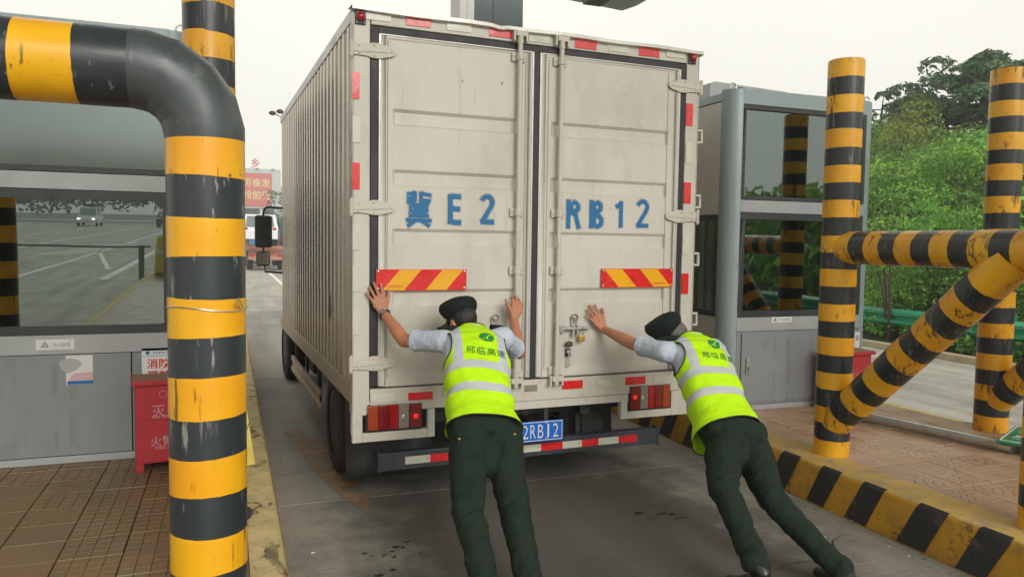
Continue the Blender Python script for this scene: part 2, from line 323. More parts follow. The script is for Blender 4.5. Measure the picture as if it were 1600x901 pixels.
# ragged dark patch: grime, plus the truck's shade painted into the lane colour
def grime_shade(m):
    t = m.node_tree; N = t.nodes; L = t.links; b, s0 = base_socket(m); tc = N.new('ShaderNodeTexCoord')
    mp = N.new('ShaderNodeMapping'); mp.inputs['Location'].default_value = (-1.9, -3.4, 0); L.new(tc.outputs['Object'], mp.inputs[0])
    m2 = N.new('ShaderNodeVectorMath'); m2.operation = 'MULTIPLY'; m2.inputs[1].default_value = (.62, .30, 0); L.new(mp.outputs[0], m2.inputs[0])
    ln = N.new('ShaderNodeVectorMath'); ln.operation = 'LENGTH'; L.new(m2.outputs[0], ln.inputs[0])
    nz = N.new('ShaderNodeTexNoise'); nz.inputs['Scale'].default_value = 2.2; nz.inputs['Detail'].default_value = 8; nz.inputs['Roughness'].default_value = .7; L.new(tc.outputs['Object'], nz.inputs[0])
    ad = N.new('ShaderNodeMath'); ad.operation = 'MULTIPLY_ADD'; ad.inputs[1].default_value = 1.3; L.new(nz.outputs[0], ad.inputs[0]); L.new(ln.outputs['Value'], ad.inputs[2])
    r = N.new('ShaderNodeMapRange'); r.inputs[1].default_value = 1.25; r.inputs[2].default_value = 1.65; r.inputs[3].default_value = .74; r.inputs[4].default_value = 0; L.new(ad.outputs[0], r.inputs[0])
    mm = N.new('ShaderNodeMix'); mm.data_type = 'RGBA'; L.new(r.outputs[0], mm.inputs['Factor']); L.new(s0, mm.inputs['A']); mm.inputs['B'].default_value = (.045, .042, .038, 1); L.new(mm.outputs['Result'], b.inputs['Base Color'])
grime_shade(ROADM)
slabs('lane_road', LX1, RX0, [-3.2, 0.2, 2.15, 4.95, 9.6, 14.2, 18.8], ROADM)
slabs('right_lane_road', RX1, 10.3, [-4, .5, 5, 9.5, 14, 18.5, 23], PLAZA)
# lane paint dabs / marks on the plaza behind the station (seen in the booth glass)
MARK = mat('road_paint', (.78, .78, .74), .7, var=.15, dirt=(.25, .24, .22), dscale=4, damt=.7)
mk = MB()
def strip(x0, y0, x1, y1, wd):
    d = Vector((x1-x0, y1-y0, 0)).normalized(); n = Vector((-d.y, d.x, 0))*wd/2
    a = Vector((x0, y0, -.024)); b = Vector((x1, y1, -.024)); mk.add([a-n, b-n, b+n, a+n], [(0, 1, 2, 3)])
strip(-5.4, -4, -5.4, -60, .15); strip(-9, -14, -9, -80, .15); strip(-3.6, -16, -6.6, -34, .15); strip(-3.2, -12, -3.2, -60, .2)
strip(-12.5, -20, -12.5, -90, .15); strip(-6.6, -12, -10.5, -30, .18); strip(-2, -30, 8, -44, .3); strip(3, -20, 3, -70, .15)
for k in range(6): strip(-7.2+.2*k, -24-2.2*k, -5.8+.2*k, -26.5-2.2*k, .35)
strip(1.9, 24, 1.9, 70, .15); strip(-2.2, 26, -2.2, 70, .15)
tag(mk.build('lane_markings', MARK, smooth=0), kind='structure')

# oil drips and skid marks on the lane
OIL = mat('oil_spots', (.012, .012, .012), .3)
op = MB()
def blot(cx, cy, r, e=1.6):
    n = 12; vs = [(cx+cos(2*pi*i/n)*r*e*random.uniform(.7, 1.2), cy+sin(2*pi*i/n)*r*random.uniform(.7, 1.2), .0045) for i in range(n)]
    op.add(vs, [tuple(range(n))])
for cx, cy, n, sp in ((.86, 3.98, 16, .10), (2.62, 4.0, 12, .12), (.70, 3.7, 5, .1)):
    for i in range(n): blot(cx+random.gauss(0, sp), cy+random.gauss(0, sp*.7), random.uniform(.003, .02)**1.0*random.choice((.5, .7, 1)))
tag(op.build('oil_drips', OIL, smooth=0), kind='structure')
LIT = mat('litter_white', (.6, .6, .57), .8)
lt = MB()
for px, py, r in ((490, 865, 10), (1107, 711, 16), (1112, 714, 10), (1260, 741, 4), (1300, 800, 5), (1330, 815, 4), (1420, 870, 5), (1240, 820, 3), (1290, 840, 3), (1390, 855, 3)):
    p = onz(px, py, 0); s = r/420*.6
    lt.add([(p.x-s, p.y-s*.2, .004), (p.x+s, p.y-s*.3, .008), (p.x+s*.8, p.y+s*.4, .006), (p.x-s*.6, p.y+s*.3, .012)], [(0, 1, 2, 3)])
tag(lt.build('paper_scraps', LIT, smooth=0), kind='stuff', label='tiny white paper scraps lying along the kerb and lane')
# muddy brown tyre track: wet film on the slab
bt = MB(); pts = [(455, 672), (480, 692), (508, 722), (535, 752), (562, 780), (575, 796)]; wpx = [14, 20, 27, 25, 19, 3]
a = [onz(x-wd, y+2, 0) for (x, y), wd in zip(pts, wpx)]; b = [onz(x+wd*.8, y-2, 0) for (x, y), wd in zip(pts, wpx)]
bt.add([(p.x, p.y, .005) for p in a]+[(p.x, p.y, .005) for p in b], [(i, i+1, 6+i+1, 6+i) for i in range(5)])
mudm = mat('mud_film', (.40, .25, .13), .7, var=.2, dirt=(.26, .19, .12), dscale=7, damt=.6)
_n = mudm.node_tree.nodes.new('ShaderNodeTexNoise'); _n.inputs['Scale'].default_value = 5; _n.inputs['Detail'].default_value = 8; _n.inputs['Roughness'].default_value = .7
_c = mudm.node_tree.nodes.new('ShaderNodeTexCoord'); _r = mudm.node_tree.nodes.new('ShaderNodeMapRange'); _r.inputs[1].default_value = .36; _r.inputs[2].default_value = .60; _r.inputs[3].default_value = .08; _r.inputs[4].default_value = .8
mudm.node_tree.links.new(_c.outputs['Object'], _n.inputs[0]); mudm.node_tree.links.new(_n.outputs[0], _r.inputs[0]); mudm.node_tree.links.new(_r.outputs[0], mudm.node_tree.nodes['Principled BSDF'].inputs['Alpha'])
tag(bt.build('muddy_track', mudm, smooth=0), kind='structure')
# hairline cracks wandering over the slabs
ck = MB()
def crack(x, y, dx, dy, n, w0):
    pts = [(x, y)]
    for i in range(n): x += dx+random.gauss(0, .02); y += dy+random.gauss(0, .02); pts.append((x, y))
    for i in range(n):
        (xa, ya), (xb, yb) = pts[i], pts[i+1]; d = Vector((xb-xa, yb-ya, 0)).normalized(); q = Vector((-d.y, d.x, 0)); w1, w2 = w0*random.uniform(.4, 1.3), w0*random.uniform(.4, 1.3)
        ck.add([(xa-q.x*w1, ya-q.y*w1, .0042), (xb-q.x*w2, yb-q.y*w2, .0042), (xb+q.x*w2, yb+q.y*w2, .0042), (xa+q.x*w1, ya+q.y*w1, .0042)], [(0, 1, 2, 3)])
crack(.3, 5.6, .05, .004, 12, .004); crack(.27, 6.3, .045, -.01, 9, .003); crack(2.7, 3.15, .06, .02, 12, .003); crack(1.9, 2.9, .05, -.03, 10, .0022); crack(2.9, 3.9, .03, -.05, 9, .002); crack(.5, 7.2, .05, .0, 9, .003)
tag(ck.build('slab_cracks', OIL, smooth=0), kind='structure')
dust = mat('kerb_grit', (.16, .15, .125), .95, var=.3)
gr_ = MB()
for i in range(420):
    x, y = (LX1+abs(random.gauss(0, .09))+.01, random.uniform(3.2, 10)) if i % 2 else (RX0-abs(random.gauss(0, .10))-.01, random.uniform(2.2, 7)); s_ = random.uniform(.002, .007)
    gr_.add([(x-s_, y-s_, .004), (x+s_, y-s_*.6, .004), (x+s_*.2, y+s_, .004), (x, y, .004+s_)], [(0, 1, 3), (1, 2, 3), (2, 0, 3)])
tag(gr_.build('kerb_grit', dust, smooth=0), kind='stuff', label='fine grit gathered along the foot of both kerbs')

# islands ------------------------------------------------------------
def kerb_mat():
    m = mat('kerb_paint', (.58, .30, .018), .65, var=.14, scale=5, dirt=(.20, .14, .07), dscale=7, dlo=.5, dhi=.72, damt=.75, bump=.25, bscale=35)
    return m
KERBY = kerb_mat()
scratch(KERBY, (.12, .08, .04), .7, .58, axis=(10, 10, 14))
KERBT = mat('kerb_worn_top', (.60, .40, .10), .7, var=.16, scale=4, dirt=(.30, .25, .17), dscale=5, dlo=.42, dhi=.66, damt=.8, bump=.3, bscale=35)
KERBL = mat('kerb_pale_worn', (.60, .48, .24), .75, var=.25, scale=7, dirt=(.30, .22, .09), dscale=17, dlo=.50, dhi=.68, damt=.6, bump=.6, bscale=30)
scratch(KERBL, (.08, .06, .035), .8, .56, axis=(9, 5, 9))
KERBK = mat('kerb_black_paint', (.028, .027, .028), .6, var=.25, dirt=(.15, .12, .08), dscale=9, dlo=.55, dhi=.72, damt=.7, bump=.25, bscale=35)
SIDEC = mat('island_fill', (.2, .18, .15), .9)
def island(x0, x1, y0, y1, side, name):
    core = box(name, x0+.13, x1-.13, y0+.1, y1-.1, -.05, KZ-.045, SIDEC, bevel=0, smooth=0); tag(core, kind='structure')
    return core
isl_r = island(RX0, RX1, -3.0, 13.0, 1, 'right_island'); isl_l = island(LX0, LX1, -11.0, 13.0, -1, 'left_island')
def kerb_stones(x, sgn, y0, y1, parent, topmat, facemat, striped, wtop):
    """kerb blocks ~1 m long; outer face at x, inner side at x+sgn*wtop"""
    y = y0
    while y < y1-.01:
        L_ = min(1.0, y1-y); b = MB(); dx = random.uniform(-.002, .002)
        prof = [(x+dx, -.04), (x+dx+sgn*.004, KZ-.035), (x+dx+sgn*.012, KZ-.012), (x+dx+sgn*.034, KZ), (x+sgn*wtop, KZ+.001), (x+sgn*wtop, -.04)]
        n = len(prof); ya, yb = y+.0015, y+L_-.0015
        vs = [(px, ya, pz) for px, pz in prof]+[(px, yb, pz) for px, pz in prof]
        fs = [(i, (i+1) % n, n+(i+1) % n, n+i) for i in range(n)]
        b.add(vs, fs, 0); b.m[-6:] = [0, 0, 1, 1, 1, 0]; b.add(vs, [tuple(range(n))[::-1], tuple(range(n, 2*n))], 0)
        b.build('kerb_stone', [facemat, topmat], parent, smooth=60)
        y += L_
    # painted black bars as skins 1.5 mm proud of the face
    if striped:
        bars = [(4.24, 4.07), (3.86, 3.70), (3.52, 3.35), (3.12, 2.93), (2.74, 2.57)]
        yy = 4.24
        while yy < 12: yy += .37; bars.append((yy+.0, yy-.17))
        yy = 2.57
        while yy > -2.8: yy -= .20; bars.append((yy, yy-.17)); yy -= .17
        for top, bot in bars:
            b = MB(); xf = x-sgn*.0045; sh = .125; prof = [(xf, .004, sh), (xf+sgn*.004, KZ-.034, .005), (xf+sgn*.011, KZ-.011, -.002), (xf+sgn*.026, KZ+.001, -.006)]
            pr = []
            N_ = 5
            for (px, pz, s_) in prof:
                for y_ in (bot, top): pr.append((px, y_+s_+random.uniform(-.006, .006), pz))
            b.add(pr, [(2*i, 2*i+1, 2*i+3, 2*i+2) for i in range(3)])
            b.build('black_bar', KERBK, parent, smooth=60)
kerb_stones(RX0, 1, -3, 13, isl_r, KERBT, KERBY, True, .27)
kerb_stones(RX1, -1, -3, 13, isl_r, KERBL, KERBL, False, .13)
kerb_stones(LX1, -1, -11, 13, isl_l, KERBL, KERBY, False, .165)
kerb_stones(LX0, 1, -11, 13, isl_l, KERBL, KERBY, False, .15)
# rounded ends: simple nose blocks
for r_, x0, x1, yn in ((isl_r, RX0, RX1, -3), (isl_l, LX0, LX1, -11)):
    for ye, s_ in ((yn, -1), (13, 1)):
        b = MB(); cx = (x0+x1)/2; R_ = (x1-x0)/2; n = 18
        ring = [(cx+cos(pi*i/n)*R_, ye+s_*sin(pi*i/n)*R_) for i in range(n+1)]
        vs = [(x, y, -.04) for x, y in ring]+[(x, y, KZ) for x, y in ring]; b.add(vs, [(i, i+1, n+2+i, n+1+i) for i in range(n)]+[tuple(range(n+1, 2*n+2))])
        b.build('island_nose', KERBY, r_, smooth=30)

def tile_mat(name, c1, c2, dirt, rough, fan=True):
    m = mat(name, c1, rough, var=.16, scale=4, dirt=dirt, dscale=2.6, dlo=.45, dhi=.72, damt=.75, bump=.1, bscale=60, rvar=.15)
    t = m.node_tree; N = t.nodes; L = t.links; b, s = base_socket(m)
    oi = N.new('ShaderNodeObjectInfo'); mm = N.new('ShaderNodeMix'); mm.data_type = 'RGBA'
    r = N.new('ShaderNodeMapRange'); r.inputs[3].default_value = 0; r.inputs[4].default_value = .55; L.new(oi.outputs['Random'], r.inputs[0])
    L.new(r.outputs[0], mm.inputs['Factor']); L.new(s, mm.inputs['A']); mm.inputs['B'].default_value = (*c2, 1)
    L.new(mm.outputs['Result'], b.inputs['Base Color'])
    ge = N.new('ShaderNodeNewGeometry'); L.new(ge.outputs['Position'], N['Mapping'].inputs[0])   # one continuous weathering over all tiles
    return m
TILER = tile_mat('red_tile', (.40, .25, .145), (.31, .17, .10), (.58, .48, .35), .38)
TILEL = tile_mat('brown_tile', (.21, .128, .048), (.15, .10, .048), (.085, .065, .042), .48)
TS = .25
def tile_mesh(kind, m, th=.04):
    """a 0.25 m pressed tile, its fan grooves and joints as real recesses"""
    bm = bmesh.new(); n = 1
    S = TS/2-.0022
    me = bpy.data.meshes.new('tile')
    polys = []
    if kind == 0:      # quarter-circle fan: rings cut in wedges
        radii = [0, .055, .105, .155, .205, .258, .4]; k = [1, 2, 3, 4, 5, 6, 6]
        segs = []
        for i in range(6):
            r0, r1 = radii[i], radii[i+1]; cnt = k[i]
            for j in range(cnt):
                a0, a1 = (pi/2)*j/cnt, (pi/2)*(j+1)/cnt; poly = []
                st = 4
                for q in range(st+1):
                    a_ = a0+(a1-a0)*q/st; poly.append((r1*cos(a_), r1*sin(a_)))
                if r0 > 0:
                    for q in range(st+1):
                        a_ = a1-(a1-a0)*q/st; poly.append((r0*cos(a_), r0*sin(a_)))
                else: poly.append((0, 0))
                segs.append(poly)
        def clip(poly, ax, lim):
            out = []
            for i in range(len(poly)):
                p, q = poly[i], poly[(i+1) % len(poly)]
                ip, iq = p[ax] <= lim, q[ax] <= lim
                if ip: out.append(p)
                if ip != iq:
                    t = (lim-p[ax])/(q[ax]-p[ax]); out.append((p[0]+(q[0]-p[0])*t, p[1]+(q[1]-p[1])*t))
            return out
        for p in segs:
            p = clip(clip(p, 0, 2*S), 1, 2*S)
            if len(p) >= 3: polys.append([(x-S, y-S) for x, y in p])
    elif kind == 1:    # grid of small setts
        nn = 4; g = 2*S/nn
        for i in range(nn):
            for j in range(nn): polys.append([(-S+g*i, -S+g*j), (-S+g*(i+1), -S+g*j), (-S+g*(i+1), -S+g*(j+1)), (-S+g*i, -S+g*(j+1))])
    else: polys.append([(-S, -S), (S, -S), (S, S), (-S, S)])
    vs, fs = [], []
    for p in polys:
        cx = sum(x for x, y in p)/len(p); cy = sum(y for x, y in p)/len(p); o = len(vs); n = len(p)
        for (x, y) in p: vs.append((x, y, -.005))
        for (x, y) in p:
            d = sqrt((x-cx)**2+(y-cy)**2)+1e-6; k_ = max(.3, 1-.0028/d); vs.append((cx+(x-cx)*k_, cy+(y-cy)*k_, 0))
        fs += [tuple(range(o+n, o+2*n))]+[(o+i, o+(i+1) % n, o+n+(i+1) % n, o+n+i) for i in range(n)]
    o = len(vs); vs += [(-S, -S, -.005), (S, -S, -.005), (S, S, -.005), (-S, S, -.005), (-S, -S, -th), (S, -S, -th), (S, S, -th), (-S, S, -th)]
    fs += [(o, o+4, o+5, o+1), (o+1, o+5, o+6, o+2), (o+2, o+6, o+7, o+3), (o+3, o+7, o+4, o)]
    me.from_pydata(vs, [], fs); me.materials.append(m)
    bm.from_mesh(me); bmesh.ops.recalc_face_normals(bm, faces=bm.faces); bm.to_mesh(me); bm.free()
    return me
tiles_r = [tile_mesh(0, TILER), tile_mesh(1, TILER)]
tiles_l = [tile_mesh(1, TILEL), tile_mesh(2, TILEL), tile_mesh(0, TILEL)]
def lay(parent, meshes, x0, x1, y0, y1, pick, cond, zj=.0015):
    ny = int((y1-y0)/TS); nx = int((x1-x0)/TS+.5)
    sx = (x1-x0)/nx
    for j in range(ny):
        for i in range(nx):
            x = x0+sx*(i+.5); y = y0+TS*(j+.5)
            if not cond(x, y): continue
            me, rot = pick(i, j)
            o = bpy.data.objects.new('paving_tile', meshes[me]); COL.objects.link(o); o.parent = parent
            o.location = (x, y, KZ-.001+random.uniform(-zj, zj)); o.rotation_euler = (random.gauss(0, .0035), random.gauss(0, .0035), rot*pi/2); o.scale = (sx/TS, 1, 1) if rot % 2 == 0 else (1, sx/TS, 1)
fan = lambda i, j: (0 if ((i//2+j//2) % 2 == 0) else 1, [[0, 3], [1, 2]][(i) % 2][(j) % 2])
def fanr(i, j):
    me = 0 if (i//2+j//2) % 2 == 0 else 1
    rot = {(0, 0): 2, (1, 0): 3, (1, 1): 0, (0, 1): 1}[(i % 2, j % 2)]
    return me, rot
lay(isl_r, tiles_r, RX0+.27, RX1-.13, 1.0, 6.0, fanr, lambda x, y: y < 5.40)
lay(isl_l, tiles_l, LX0+.15, LX1-.165, 2.0, 5.75, lambda i, j: ((1 if (i+j//3) % 4 == 1 else (0 if (i*7+j*3) % 6 else 2)), j % 4), lambda x, y: y < 5.45 or x > -.2)
# plain bedding where tiles are out of sight
for r_, x0, x1, ys in ((isl_r, RX0+.27, RX1-.13, ((-3, 1.0), (6.0, 13))), (isl_l, LX0+.15, LX1-.165, ((-11, 2.0), (5.75, 13)))):
    for ya, yb in ys: box('paving_bed', x0, x1, ya, yb, KZ-.04, KZ-.004, TILER if r_ is isl_r else TILEL, r_, smooth=0)

# ================================================================== BOOTHS
def booth(root, x0, x1, y0, y1, z0, z1, left=False):
    """a two-tier clad toll booth: plinth, lower panels, big window, band, upper glazing, parapet; walls y0 front, y1 back (local coords = world)"""
    t = .05; r = .09
    zs = dict(pl=z0+.03, seam=.965, sill=1.085, w0=1.15, w1=1.955, band0=1.99, band1=2.095, u1=2.90)
    # shell: back wall, side walls, floor, ceiling
    box('back_wall', x0+r, x1-r, y1-t, y1, z0, z1-.12, BOOTHL, root, .004)
    box('floor_panel', x0+.06, x1-.06, y0+.06, y1-.06, z0, z0+.04, FRAME, root)
    box('ceiling_panel', x0+.06, x1-.06, y0+.06, y1-.06, 2.03, 2.06, BOOTHL, root)
    # corner columns, quarter-round
    for cx, cy, sx, sy in ((x0, y0, 1, 1), (x1, y0, -1, 1), (x0, y1, 1, -1), (x1, y1, -1, -1)):
        b = MB(); n = 8; R = .13; ring = []
        for i in range(n+1):
            a_ = pi/2*i/n; ring.append((cx+sx*(R-R*cos(a_)), cy+sy*(R-R*sin(a_))))
        ring += [(cx+sx*R, cy+sy*.045), (cx+sx*.045, cy+sy*R)] if False else [(cx+sx*R, cy+sy*.05), (cx+sx*.05, cy+sy*R)]
        # ring order: start (cx, cy+R) ... end (cx+R, cy)
        ring = ring[:n+1]+[(cx+sx*R, cy+sy*.05), (cx+sx*.05, cy+sy*.05*1.0+sy*.05), (cx+sx*.05, cy+sy*R)]
        m_ = len(ring); vs = [(x, y, z0) for x, y in ring]+[(x, y, z1-.004) for x, y in ring]
        b.add(vs, [(i, (i+1) % m_, m_+(i+1) % m_, m_+i) for i in range(m_)]+[tuple(range(m_)), tuple(range(m_, 2*m_))])
        b.build('corner_column', BOOTHT, root, smooth=25)
        b = MB(); b.tube([(cx+sx*.07+.03*cos(q), cy+sy*.07, z1+.02+.03*sin(q)) for q in np.linspace(-.5, pi+.5, 9)], .007, 6); b.build('lifting_eye', STEEL, root)
    X0, X1 = x0+.13, x1-.13
    # plinth and lower panels on the front
    box('plinth', X0, X1, y0+.004, y0+.05, z0, z0+.045, BOOTHL, root, .003)
    cuts = [X0, x1-.38, X1] if left else [X0, X1]
    for a_, b_ in zip(cuts[:-1], cuts[1:]):
        box('lower_panel', a_+.003, b_-.003, y0, y0+.04, z0+.05, zs['seam']-.004, BOOTH, root, .004)
    box('sill_panel', X0, X1, y0-.003, y0+.04, zs['seam'], zs['sill'], BOOTHL, root, .004)
    box('middle_band', X0, X1, y0-.003, y0+.05, zs['band0'], zs['band1'], BOOTHL, root, .005)
    box('top_band', X0, X1, y0-.003, y0+.05, zs['u1'], z1, BOOTHT, root, .005)
    # glazing on the front
    def window(wx0, wx1, wz0, wz1, gm_, tilt, fr=.05, mull=None):
        f = MB(); ya, yb = y0+.0, y0+.05
        f.box(wx0, wx1, ya, yb, wz0, wz0+fr); f.box(wx0, wx1, ya, yb, wz1-fr, wz1); f.box(wx0, wx0+fr, ya, yb, wz0+fr, wz1-fr); f.box(wx1-fr, wx1, ya, yb, wz0+fr, wz1-fr)
        fo = f.build('window_frame', FRAME, root, .003)
        g = MB(); d = (wz1-wz0)*math.tan(tilt)
        g.add([(wx0+fr, y0+.025, wz0+fr), (wx1-fr, y0+.025, wz0+fr), (wx1-fr, y0+.025-d, wz1-fr), (wx0+fr, y0+.025-d, wz1-fr),
               (wx0+fr, y0+.031, wz0+fr), (wx1-fr, y0+.031, wz0+fr), (wx1-fr, y0+.031-d, wz1-fr), (wx0+fr, y0+.031-d, wz1-fr)],
              [(0, 1, 2, 3), (7, 6, 5, 4), (0, 4, 5, 1), (1, 5, 6, 2), (2, 6, 7, 3), (3, 7, 4, 0)]).build('glass_pane', gm_, fo, smooth=0)
        return fo
    window(X0, X1, zs['sill'], zs['band0']-.003, GLASSD if left else GLASS, radians(.85) if left else radians(.3), .055)
    window(X0, X1, zs['band1']+.003, zs['u1']-.003, GLASSU if left else GLASS, 0, .035)
    # upper tier backing (a dark cavity behind the upper glass)
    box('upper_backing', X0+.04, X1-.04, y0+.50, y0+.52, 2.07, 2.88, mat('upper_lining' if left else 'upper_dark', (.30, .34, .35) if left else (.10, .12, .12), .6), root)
    # side walls with a window
    for sx, xx in ((1, x0), (-1, x1)):
        Y0, Y1 = y0+.13, y1-.13
        a_, b_ = (xx, xx+.045) if sx > 0 else (xx-.045, xx)
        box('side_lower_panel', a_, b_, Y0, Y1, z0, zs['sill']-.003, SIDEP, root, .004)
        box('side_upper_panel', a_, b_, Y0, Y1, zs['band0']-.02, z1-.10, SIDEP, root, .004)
        box('side_cap', a_-.01, b_+.01, Y0, Y1, z1-.097, z1-.03, BOOTHT, root, .004)
        f = MB(); 
        f.box(a_+.005, b_-.005, Y0, Y1, zs['sill'], zs['sill']+.05); f.box(a_+.005, b_-.005, Y0, Y1, zs['band0']-.07, zs['band0']-.023)
        for yy in (Y0, Y0+(Y1-Y0)*.5, Y1-.05): f.box(a_+.007, b_-.007, yy, yy+.05, zs['sill']+.05, zs['band0']-.07)
        fo = f.build('side_window_frame', FRAME, root, .003)
        xm = (a_+b_)/2
        box('glass_pane', xm-.003, xm+.003, Y0+.05, Y1-.05, zs['sill']+.05, zs['band0']-.07, GLASSD, fo, smooth=0)
    # roof
    box('roof', x0+.05, x1-.05, y0+.06, y1-.06, z1-.14, z1-.09, BOOTHL, root, .01)
    # interior: desk, chair back, monitor
    box('desk', x0+.2, x1-.2, y0+.10, y0+.55, 1.02, 1.05, FRAME, root, .005)
    b = MB(); cx = (x0+x1)/2+.1; b.box(cx-.22, cx+.22, y0+.9, y0+.98, 1.0, 1.5); b.box(cx-.24, cx+.24, y0+.85, y0+1.3, .78, .88); b.cyl((cx, y0+1.05, z0+.05), (cx, y0+1.05, .78), .03); b.build('office_chair', BLK, root, .03)
    box('monitor', x0+.32, x0+.72, y0+.28, y0+.32, 1.10, 1.38, BLK, root, .008)

b1 = empty('toll_booth', ((RX0+RX1)/2, 6.6, KZ), 'grey toll booth with an air conditioner on its roof standing past the truck', 'toll booth', 'grey toll booths')
b2 = empty('toll_booth', (-1.2, 6.6, KZ), 'grey toll booth with torn poster and fire notice behind the thick bent pipe', 'toll booth', 'grey toll booths')
class Off:    # parent-relative building: shift vertices so children sit right under a moved root
    pass
def settle(root):
    """parts were modelled in world coordinates: cancel the root's placement"""
    bpy.context.view_layer.update()
    inv = root.matrix_world.inverted()
    for ch in root.children: ch.matrix_parent_inverse = inv
BX0, BX1 = 3.95, 5.56
booth(b1, BX0, BX1, 5.38, 7.9, KZ, 3.03)
booth(b2, -2.2+.2, -.22, 5.38, 7.9, KZ, 3.03, left=True)
# cable conduit and cabinet door line of right booth
cut = MB().box(4.20, 4.206, 5.374, 5.379, .36, .955); 
d = box('cabinet_door', 4.13, 5.36, 5.366, 5.379, .345, .95, BOOTH, b1, .003)
hd = box('door_handle', 4.175, 4.205, 5.350, 5.366, .60, .735, STEEL, d, .004); box('handle_slot', 4.183, 4.197, 5.347, 5.350, .62, .70, FRAME, hd) if False else None
box('keyhole', 4.184, 4.196, 5.3465, 5.3495, .63, .66, FRAME, d, .001)
def notice(parent, x0, x1, z0, z1, y=5.373, m=PAPER, name='notice'):
    return box(name, x0, x1, y-.002, y, z0, z1, m, parent)
def warn(parent, x0, x1, z0, z1, y):
    n_ = notice(parent, x0, x1, z0, z1, y, PAPER, 'warning_sticker'); h = z1-z0; c = x0+h*.75; zc = (z0+z1)/2
    b = MB(); yy = y-.0035; r = h*.34
    for k in range(3):
        a0, a1 = pi/2+k*2*pi/3, pi/2+(k+1)*2*pi/3
        b.cyl((c+r*cos(a0), yy, zc-.003+r*sin(a0)), (c+r*cos(a1), yy, zc-.003+r*sin(a1)), .0017, seg=5)
    b.build('warning_triangle', INKK, n_); 
    text('bolt_mark', '⚡', .02, INKK, n_, (c, yy, zc-.002), height=r*.9, extrude=.0004)
    text('lettering', '当心触电', .03, FADED, n_, (x0+(x1-x0)*.66, yy, zc), width=(x1-x0)*.46, extrude=.0004)
warn(b1, 4.44, 4.66, 1.035, 1.085, 5.376)
warn(b2, -1.13, -.92, .995, 1.06, 5.376)
# torn poster
p = notice(b2, -.97, -.82, .77, .955, 5.379, PAPER, 'torn_poster')
b = MB(); yy = 5.3765-.001
b.add([(-.955, yy, .80), (-.822, yy, .80), (-.822, yy, .845), (-.93, yy, .84)], [(0, 1, 2, 3)]); b.build('red_patch', PINKP, p, smooth=0)
box('blue_strip', -.962, -.82, yy-.0005, yy+.0005, .772, .795, INKB, p)
text('lettering', '安全服务', .03, PAPER, p, (-.88, yy-.0008, .822), width=.1, extrude=.0003)
b = MB(); b.add([(-.95+.06*cos(t)+random.uniform(-.01, .01), yy-.0012, .895+.045*sin(t)+random.uniform(-.008, .008)) for t in np.linspace(0, 2*pi, 15)[:-1]], [tuple(range(14))]); b.build('torn_patch', BOOTHL, p, smooth=0)
# fire notice
p = notice(b2, -.54, -.245, .62, .985, 5.379, WHITE, 'fire_notice')
text('lettering', '消防器材', .06, INKR, p, (-.375, 5.375, .885), width=.27, extrude=.0005, bold=.001)
text('lettering', '严禁挪用', .06, INKR, p, (-.375, 5.375, .805), width=.27, extrude=.0005, bold=.001)
b = MB(); b.cyl((-.505, 5.3765, .955), (-.505, 5.3745, .955), .012, seg=14); b.build('round_logo', INKB, p)
text('lettering', '河北高速公路邢临管理处', .02, INKB, p, (-.375, 5.375, .955), width=.21, extrude=.0004)
box('rule_line', -.535, -.25, 5.3755, 5.3765, .932, .935, INKB, p)
p = notice(b1, 5.37, 5.43, .72, .93, 5.362, WHITE, 'paper_notice'); box('code_patch', 5.385, 5.42, 5.3585, 5.3595, .85, .90, FADED, p)

# air conditioner on the right booth roof
ac = empty('air_conditioner', (4.45, 6.1, 3.0), 'white air conditioner unit lying on the roof of the right booth', 'air conditioner')
b = MB(); b.prism([(-.42, 0), (.5, 0), (.5, .10), (.42, .14), (-.36, .17), (-.42, .15)], -.3, .3); b.build('casing', mat('ac_white', (.5, .52, .54), .45, dirt=(.3, .3, .3)), ac, .01)
b = MB(); b.cyl((-.1, -.301, -.02), (-.1, -.315, -.02), .155, seg=24); b.build('fan_ring', mat('fan_dark', (.05, .06, .1), .5), ac)

